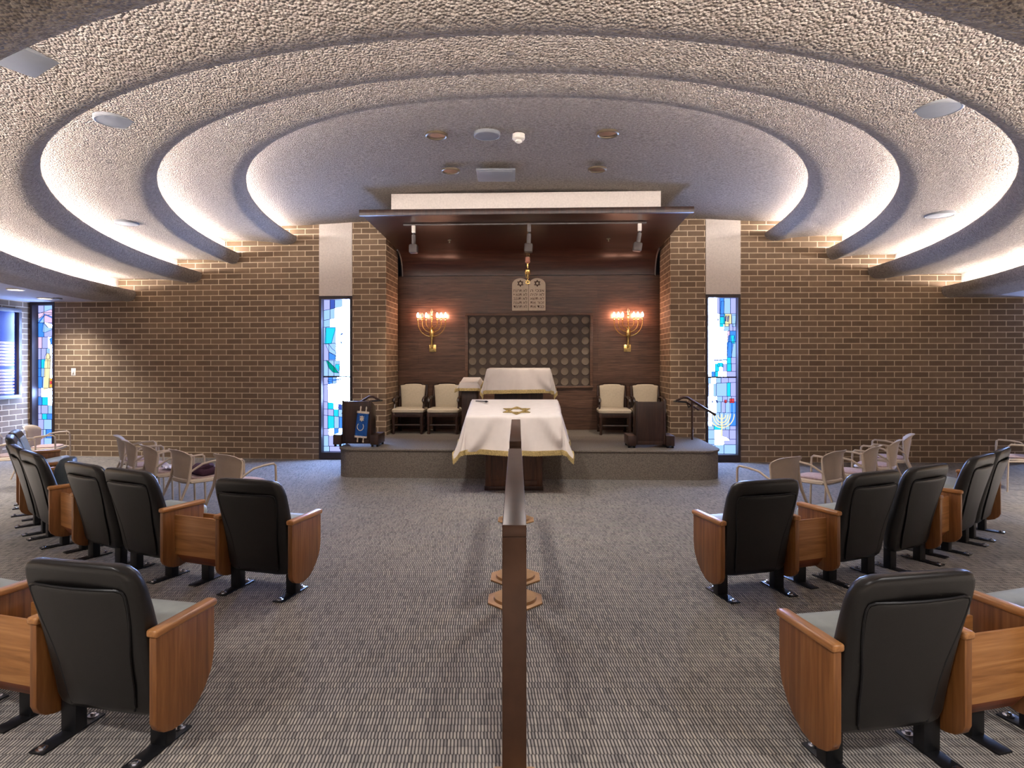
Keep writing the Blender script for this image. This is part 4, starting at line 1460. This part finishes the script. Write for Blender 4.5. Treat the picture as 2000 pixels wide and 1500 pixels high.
book_box(-1, 20.15, R2, 0.48, 'oak book box beside the aisle end seat of the front row, memorial board side')
book_box(-1, 34.35, R2, 0.45, 'oak book box between third and fourth seats of the front row, memorial board side')
book_box(-1, 48.05, R2, 0.40, 'oak book box between fifth and sixth seats of the front row, memorial board side')
book_box(1, 18.8, R2, 0.33, 'oak book box beside the aisle end seat of the front row, plain wall side')
book_box(1, 32.35, R2, 0.32, 'oak book box between third and fourth seats of the front row, plain wall side')


# ------------------------------------------------------------------ beige stacking chairs
def beige_chair():
    t = thing('stacking_chair', '', 'chair')
    # curved shell back, top edge rolled to the rear
    def f(a, c):
        x = -0.235 + 0.47 * a
        z = 0.47 + 0.335 * c
        k = 2 * a - 1
        y = -0.20 - 0.045 * c + 0.10 * k * k * (0.5 + 0.5 * c) - (0.035 * ((c - 0.82) / 0.18) ** 2 if c > 0.82 else 0)
        z -= 0.05 * abs(k) ** 4 * c
        x *= 1 - 0.10 * (1 - c)
        return Vector((x, y, z))
    def shell(off):
        return lambda a, c: f(a, c) + Vector((0, off, 0))
    n, m = 14, 10
    b = B()
    bm = b.bm
    fr = [[bm.verts.new(f(i / n, j / m) + Vector((0, 0.008, 0))) for j in range(m + 1)] for i in range(n + 1)]
    bkv = [[bm.verts.new(f(i / n, j / m) - Vector((0, 0.008, 0))) for j in range(m + 1)] for i in range(n + 1)]
    for i in range(n):
        for j in range(m):
            bm.faces.new((fr[i][j], fr[i + 1][j], fr[i + 1][j + 1], fr[i][j + 1]))
            bm.faces.new((bkv[i][j], bkv[i][j + 1], bkv[i + 1][j + 1], bkv[i + 1][j]))
    ring = [(i, 0) for i in range(n + 1)] + [(n, j) for j in range(1, m + 1)] + [(i, m) for i in range(n - 1, -1, -1)] + [(0, j) for j in range(m - 1, 0, -1)]
    for q in range(len(ring)):
        a, c = ring[q], ring[(q + 1) % len(ring)]
        bm.faces.new((fr[a[0]][a[1]], bkv[a[0]][a[1]], bkv[c[0]][c[1]], fr[c[0]][c[1]]))
    bmesh.ops.recalc_face_normals(bm, faces=list(bm.faces))
    part('backrest', b, M['beige'], t, angle=50)
    loops = []
    for z, g in ((0.405, -0.05), (0.415, -0.012), (0.435, 0.0), (0.452, -0.006), (0.456, -0.03)):
        loops.append([(x, y, z) for x, y in rrect(0.235 + g, 0.23 + g, 0.12, 6, 0, 0.02)])
    part('seat', B().loft(loops), M['beige'], t, angle=60)
    loops = []
    for z, g in ((0.452, 0.0), (0.47, 0.0), (0.478, -0.02), (0.48, -0.08)):
        loops.append([(x, y, z) for x, y in rrect(0.19 + g, 0.19 + g, 0.12, 6, 0, 0.03)])
    part('seat_pad', B().loft(loops), M['pad'], t, angle=60)
    for s in (-1, 1):
        b = B().tube([(s * 0.245, -0.36, 0), (s * 0.235, -0.26, 0.26), (s * 0.228, -0.19, 0.42), (s * 0.222, -0.165, 0.55), (s * 0.225, -0.15, 0.70)], [0.012, 0.014, 0.017, 0.016, 0.012], 8)
        part('leg', b, M['beige'], t)
        b = B().tube([(s * 0.285, 0.25, 0), (s * 0.285, 0.24, 0.35), (s * 0.285, 0.235, 0.60)], 0.0125, 8)
        part('leg', b, M['beige'], t)
        b = B().tube([(s * 0.285, 0.235, 0.59), (s * 0.285, 0.232, 0.635), (s * 0.284, 0.205, 0.66), (s * 0.28, 0.08, 0.655), (s * 0.265, -0.04, 0.635), (s * 0.238, -0.13, 0.575), (s * 0.226, -0.17, 0.545)], 0.0125, 8)
        part('armrest', b, M['beige'], t)
        b = B().tube([(s * 0.22, -0.15, 0.425), (s * 0.25, 0.05, 0.425), (s * 0.285, 0.235, 0.42)], 0.010, 8)
        part('seat_bar', b, M['beige'], t)
    return t


bc = beige_chair()
spots = []
for i, (d, r) in enumerate(((31.0, 5.92), (38.4, 6.03), (44.6, 6.13), (50.6, 6.2), (56.4, 6.25))):
    spots.append((-1, d, r, 'beige stacking chair, %s in the inner arc on the memorial board side' % ('aisle end', 'second', 'third', 'fourth', 'last')[i]))
for i, (d, r) in enumerate(((28.6, 5.98), (36.8, 6.0), (43.5, 6.13), (50.6, 6.2), (58.3, 6.3))):
    spots.append((1, d, r, 'beige stacking chair, %s in the inner arc on the plain wall side' % ('aisle end', 'second', 'third', 'fourth', 'last')[i]))
spots += [(-1, 66.5, 7.9, 'beige stacking chair before the corner stained glass window, partly covered by black seats'),
          (-1, 73.3, 7.75, 'beige stacking chair right under the corner stained glass window'),
          (1, 65.5, 7.95, 'beige stacking chair by the plain wall, only its arm showing over a black seat')]
for i, (s, d, r, lab) in enumerate(spots):
    o = bc if i == 0 else copy_tree(bc)
    th = radians(d)
    o.location = (s * r * sin(th), 12 - r * cos(th), 0)
    o.rotation_euler = (0, 0, s * th)
    o['label'] = lab
    o['group'] = 'beige stacking chairs in the inner arcs'
CH = {lab: (s, d, r) for s, d, r, lab in spots}


def on_chair(i, dx, dy, z):
    s, d, r, lab = spots[i]
    th = radians(d)
    m = Matrix.Rotation(s * th, 3, 'Z')
    return Vector((s * r * sin(th), 12 - r * cos(th), 0)) + m @ Vector((dx, dy, z)), s * th


# things left on the seats
p, a = on_chair(1, 0.05, 0.06, 0.482)
bag = thing('folded_garment', 'dark plum folded garment lying on the second beige chair of the inner arc', 'garment', p, a)
b = B()
loops = []
for z, g, ox in ((0.0, -0.02, 0), (0.03, 0.0, 0.0), (0.075, -0.012, 0.01), (0.11, -0.05, 0.015), (0.125, -0.10, 0.02)):
    loops.append([(x + ox, y, z + 0.012 * sin(x * 40 + y * 23)) for x, y in rrect(0.15 + g, 0.12 + g, 0.06, 5)])
part('fold', B().loft(loops), M['purple'], bag, angle=70)
part('sleeve', B().tube([(0.10, 0.06, 0.10), (0.13, 0.0, 0.115), (0.10, -0.07, 0.09), (0.02, -0.10, 0.08)], [0.03, 0.04, 0.04, 0.025], 8), M['purple'], bag)
p, a = on_chair(2, 0.08, 0.05, 0.482)
pp = thing('crumpled_paper', 'crumpled white sheet of paper on the third beige chair of the inner arc', 'paper', p, a)
rngp = random.Random(4)
hh = [[rngp.uniform(0, 0.06) for _ in range(7)] for _ in range(7)]
part('sheet', B().grid(lambda u_, v_: Vector((-0.12 + 0.24 * u_, -0.09 + 0.18 * v_, 0.003 + hh[min(6, int(u_ * 6.01))][min(6, int(v_ * 6.01))])), 6, 6), M['paper'], pp, smooth=False)
th = radians(38.9)
bp = Vector((-R2 * sin(th), 12 - R2 * cos(th), 0)) + Matrix.Rotation(-th, 3, 'Z') @ Vector((-0.19, 0.17, 0.50))
bg = thing('leather_bag', 'rounded charcoal leather bag lying on the fourth front row seat, memorial board side', 'bag', bp, radians(-70))
loops = []
for z, g in ((0.0, -0.03), (0.03, -0.01), (0.14, 0.0), (0.22, -0.005), (0.28, -0.03), (0.30, -0.06)):
    loops.append([(x, y + 0.25 * z, z) for x, y in rrect(0.13 + g, 0.075 + g * 0.7, 0.06, 5)])
part('bag_body', B().loft(loops), M['grey_bag'], bg, angle=60)
part('flap', B().loft([[(x, y + 0.25 * z, z) for x, y in rrect(0.132 + g, 0.079 + g * 0.7, 0.06, 5)] for z, g in ((0.17, 0.0), (0.235, -0.006), (0.29, -0.028), (0.308, -0.06))]), M['grey_bag'], bg, angle=60)

# ------------------------------------------------------------------ ceiling fixtures
def downlight(x, y, z, r, label, group, glow=None, power=0, spread=120):
    t = thing('ceiling_downlight', label, 'downlight', (x, y, z), 0, group)
    part('trim_ring', B().lathe([(r * 0.78, 0.01), (r * 0.80, -0.012), (r * 0.9, -0.018), (r, -0.012), (r * 1.01, 0.008)], n=28), M['baffle'] if glow is None else M['white_plastic'], t)
    part('baffle', B().lathe([(r * 0.8, -0.004), (r * 0.62, -0.002), (r * 0.55, 0.002), (r * 0.05, 0.004)], n=24), M['baffle'] if glow is None else glow, t)
    if power:
        l = bpy.data.lights.new('can_beam', 'SPOT')
        l.energy = power
        l.spot_size = radians(spread)
        l.spot_blend = 0.9
        l.shadow_soft_size = r * 0.8
        l.color = (1, 0.96, 0.93)
        lo2 = bpy.data.objects.new('beam', l)
        C.objects.link(lo2)
        lo2.parent = t
        lo2.location = (0, 0, -0.05)
    return t

dz = HS[0]
downlight(-0.85, 6.93, dz + 0.035, 0.125, 'bronze recessed downlight in the ceiling field, rear pair, memorial board side', 'downlights in the ceiling field', None, DOME_POWER * 7.5, 145)
downlight(1.07, 6.88, dz + 0.035, 0.125, 'bronze recessed downlight in the ceiling field, rear pair, plain wall side', 'downlights in the ceiling field', None, DOME_POWER * 7.5, 145)
downlight(-0.82, 8.22, dz + 0.035, 0.125, 'bronze recessed downlight in the ceiling field near the canopy, memorial board side', 'downlights in the ceiling field', None, DOME_POWER, 90)
downlight(1.13, 8.16, dz + 0.035, 0.125, 'bronze recessed downlight in the ceiling field near the canopy, plain wall side', 'downlights in the ceiling field', None, DOME_POWER, 90)
z4 = HS[4]
downlight(-7.82, 9.68, z4 + 0.0, 0.12, 'glowing recessed downlight in the low ceiling, further from the corner window', 'downlights in the low ceiling', M['can_glow'], CAN_POWER * 0.2)
downlight(-8.40, 11.05, z4 + 0.0, 0.12, 'glowing recessed downlight in the low ceiling beside the corner window', 'downlights in the low ceiling', M['can_glow'], CAN_POWER * 0.17)
# unseen lamps added round the low ceiling, behind and beside the visitor, as fill
fill_cans = [(-8.6, 6.5), (-8.4, 3.5), (-7.6, 0.5), (-5.2, -1.2), (-2.6, -2.4), (0.4, -2.7), (3.2, -2.4), (5.6, -1.2), (7.8, 0.6), (8.6, 3.6), (8.8, 6.5), (0.3, 0.4), (-3.0, 1.0), (3.2, 0.9), (-5.6, 3.2), (5.8, 3.1)]
cw = ['beside the long side wall', 'near the side wall by the rear rows', 'at the rear corner, memorial board side', 'behind the seats, memorial board side', 'behind the visitor, memorial board side', 'behind the visitor in the middle',
      'behind the visitor, plain wall side', 'behind the seats, plain wall side', 'at the rear corner, plain wall side', 'near the plain side wall by the rear rows', 'beside the plain side wall', 'over the visitor', 'over the rear row, memorial board side', 'over the rear row, plain wall side', 'over the middle of the seats, memorial board side', 'over the middle of the seats, plain wall side']
for i, ((x, y), w_) in enumerate(zip(fill_cans, cw)):
    downlight(x, y, z4 + 0.0, 0.12, 'added fill downlight in the low ceiling ' + w_, 'downlights in the low ceiling', M['can_glow'], CAN_POWER * (0.32 if i > 10 else 1.35))


def disc_speaker(x, y, z, r, label):
    t = thing('ceiling_speaker', label, 'speaker', (x, y, z), 0, 'round ceiling speakers')
    part('rim', B().lathe([(r * 1.0, 0.02), (r * 1.0, -0.016), (r * 0.92, -0.022), (r * 0.88, -0.016)], n=30), M['grey_plastic'], t)
    part('grille', B().lathe([(r * 0.9, -0.012), (r * 0.88, -0.017), (r * 0.4, -0.021), (r * 0.02, -0.022)], n=30), M['grey_plastic'], t)
    return t

disc_speaker(-0.28, 6.90, dz + 0.03, 0.15, 'round grey speaker between the downlights of the ceiling field')
s2 = HS[2] + 0.07
disc_speaker(-3.10, 4.80, s2, 0.15, 'round grey speaker peeping out below the third ceiling ring, memorial board side')
disc_speaker(3.17, 4.58, s2, 0.17, 'round grey speaker peeping out below the third ceiling ring, plain wall side')
disc_speaker(-5.25, 8.37, s2, 0.15, 'round speaker near the front wall on the second ceiling ring, memorial board side')
disc_speaker(5.50, 7.90, s2, 0.17, 'round speaker near the front wall on the second ceiling ring, plain wall side')

sm = thing('smoke_detector', 'small cream smoke detector on the ceiling field beside the round speaker', 'smoke detector', (0.075, 6.93, dz + 0.045), 0)
part('housing', B().lathe([(0.07, 0.0), (0.072, -0.05), (0.06, -0.062), (0.03, -0.066)], n=24), M['white_plastic'], sm)
part('sensor', B().lathe([(0.034, -0.06), (0.038, -0.085), (0.02, -0.098), (0.004, -0.1)], n=18), M['white_plastic'], sm)


def sprinkler(x, y, z, label):
    t = thing('sprinkler', label, 'sprinkler', (x, y, z), 0, 'ceiling sprinklers')
    part('escutcheon', B().lathe([(0.045, 0.01), (0.045, -0.006), (0.02, -0.014)], n=18), M['white_plastic'], t)
    b = B().lathe([(0.012, -0.01), (0.010, -0.03)], n=10)
    for s in (-1, 1):
        b.tube([(s * 0.010, 0, -0.02), (s * 0.018, 0, -0.04), (s * 0.004, 0, -0.06)], 0.003, 6)
    b.lathe([(0.024, -0.06), (0.026, -0.064), (0.004, -0.066)], n=16)
    part('head', b, M['steel'], t)
    return t

sprinkler(-0.01, 3.66, s2 + 0.01, 'white sprinkler in the middle of the second ceiling ring')
sprinkler(-1.86, 5.50, HS[1] + 0.085, 'sprinkler on the innermost ceiling ring, memorial board side')
sprinkler(1.95, 5.30, HS[1] + 0.085, 'sprinkler on the innermost ceiling ring, plain wall side')
sprinkler(-3.73, 5.70, s2 + 0.01, 'sprinkler on the second ceiling ring beyond the round speaker')

gr = thing('ceiling_vent', 'square grey vent plate in the ceiling field between downlights and canopy', 'vent', (-0.215, 8.40, dz + 0.032), 0)
part('vent_frame', B().span(-0.26, 0.26, -0.27, 0.27, -0.014, 0.01, 0.004), M['grey_plastic'], gr)
part('vent_plate', B().span(-0.22, 0.22, -0.23, 0.23, -0.020, -0.01, 0.003), M['grey_plastic'], gr)
pl = thing('ceiling_panel', 'big pale access panel at the picture corner on the third ceiling ring', 'panel', (-2.56, 2.99, HS[3] + 0.066), radians(-27))
part('panel_plate', B().span(-0.155, 0.155, -0.35, 0.35, -0.014, 0.012, 0.004), M['grey_plastic'], pl)
part('latch', B().lathe([(0.02, -0.012), (0.018, -0.02), (0.004, -0.021)], (0.10, -0.05, 0), 12), M['black_metal'], pl)
pl = thing('ceiling_panel', 'pale access panel at the top edge over the aisle on the third ceiling ring', 'panel', (-0.66, 2.41, HS[3] + 0.072), radians(10))
part('panel_plate', B().span(-0.145, 0.145, -0.22, 0.22, -0.014, 0.012, 0.004), M['grey_plastic'], pl)
ds = thing('low_ceiling_sensor', 'flat grey sensor beside the glowing downlight by the corner window', 'sensor', (-8.17, 11.05, z4), 0)
part('sensor_body', B().lathe([(0.07, 0.01), (0.07, -0.02), (0.04, -0.03), (0.005, -0.032)], n=20), M['grey_plastic'], ds)

# ------------------------------------------------------------------ light switch, memorial board
fd = Vector((PL.x - CORNER.x, PL.y - CORNER.y, 0)).normalized()
p = CORNER + fd * 0.91
sw = thing('light_switch', 'white light switch on the brick wall next to the corner window', 'switch', (p.x, p.y, 1.61), math.atan2(fd.y, fd.x))
part('switch_plate', B().span(-0.045, 0.045, -0.008, 0.0, -0.07, 0.07, 0.003), M['white_plastic'], sw)
part('toggle', B().span(-0.012, 0.012, -0.022, -0.006, -0.02, 0.02, 0.003), M['white_plastic'], sw)

mb = thing('memorial_board', 'framed blue memorial board with rows of small name plates and bulbs on the side wall', 'memorial board', CORNER + Vector((0.0, 0, 0)), -A_ROOM)
# local: wall face at x=0, board runs towards -y
y1, y0 = -0.25, -1.75
zb0, zb1 = 1.12, 2.80
b = B()
fwid = 0.07
b.span(0, 0.07, y0, y1, zb1 - fwid, zb1, 0.006)
b.span(0, 0.07, y0, y1, zb0, zb0 + fwid, 0.006)
b.span(0, 0.07, y1 - fwid, y1, zb0 + fwid, zb1 - fwid, 0.006)
b.span(0, 0.07, y0, y0 + fwid, zb0 + fwid, zb1 - fwid, 0.006)
part('board_frame', b, M['dark_grey'], mb)
part('board_face', B().span(0, 0.025, y0 + fwid, y1 - fwid, zb0 + fwid, zb1 - fwid), M['blue_glass'], mb, smooth=False)
pm = B().span(0, 0.012, -0.16, 0.16, -0.022, 0.022, 0.003).mesh('name_plate', M['plate'])
bmsh = B().lathe([(0.011, 0.0), (0.011, 0.01), (0.004, 0.018)], (0, 0, 0), 8, 0, 'x').mesh('bulb', M['tiny_bulb'])
for c in range(3):
    yc = y1 - fwid - 0.26 - c * 0.46
    for r in range(16):
        z = zb0 + 0.115 + r * 0.058 + (0.05 if r > 7 else 0)
        put('name_plate', pm, mb, (0.025, yc, z))
        put('bulb', bmsh, mb, (0.025, yc + 0.19, z))
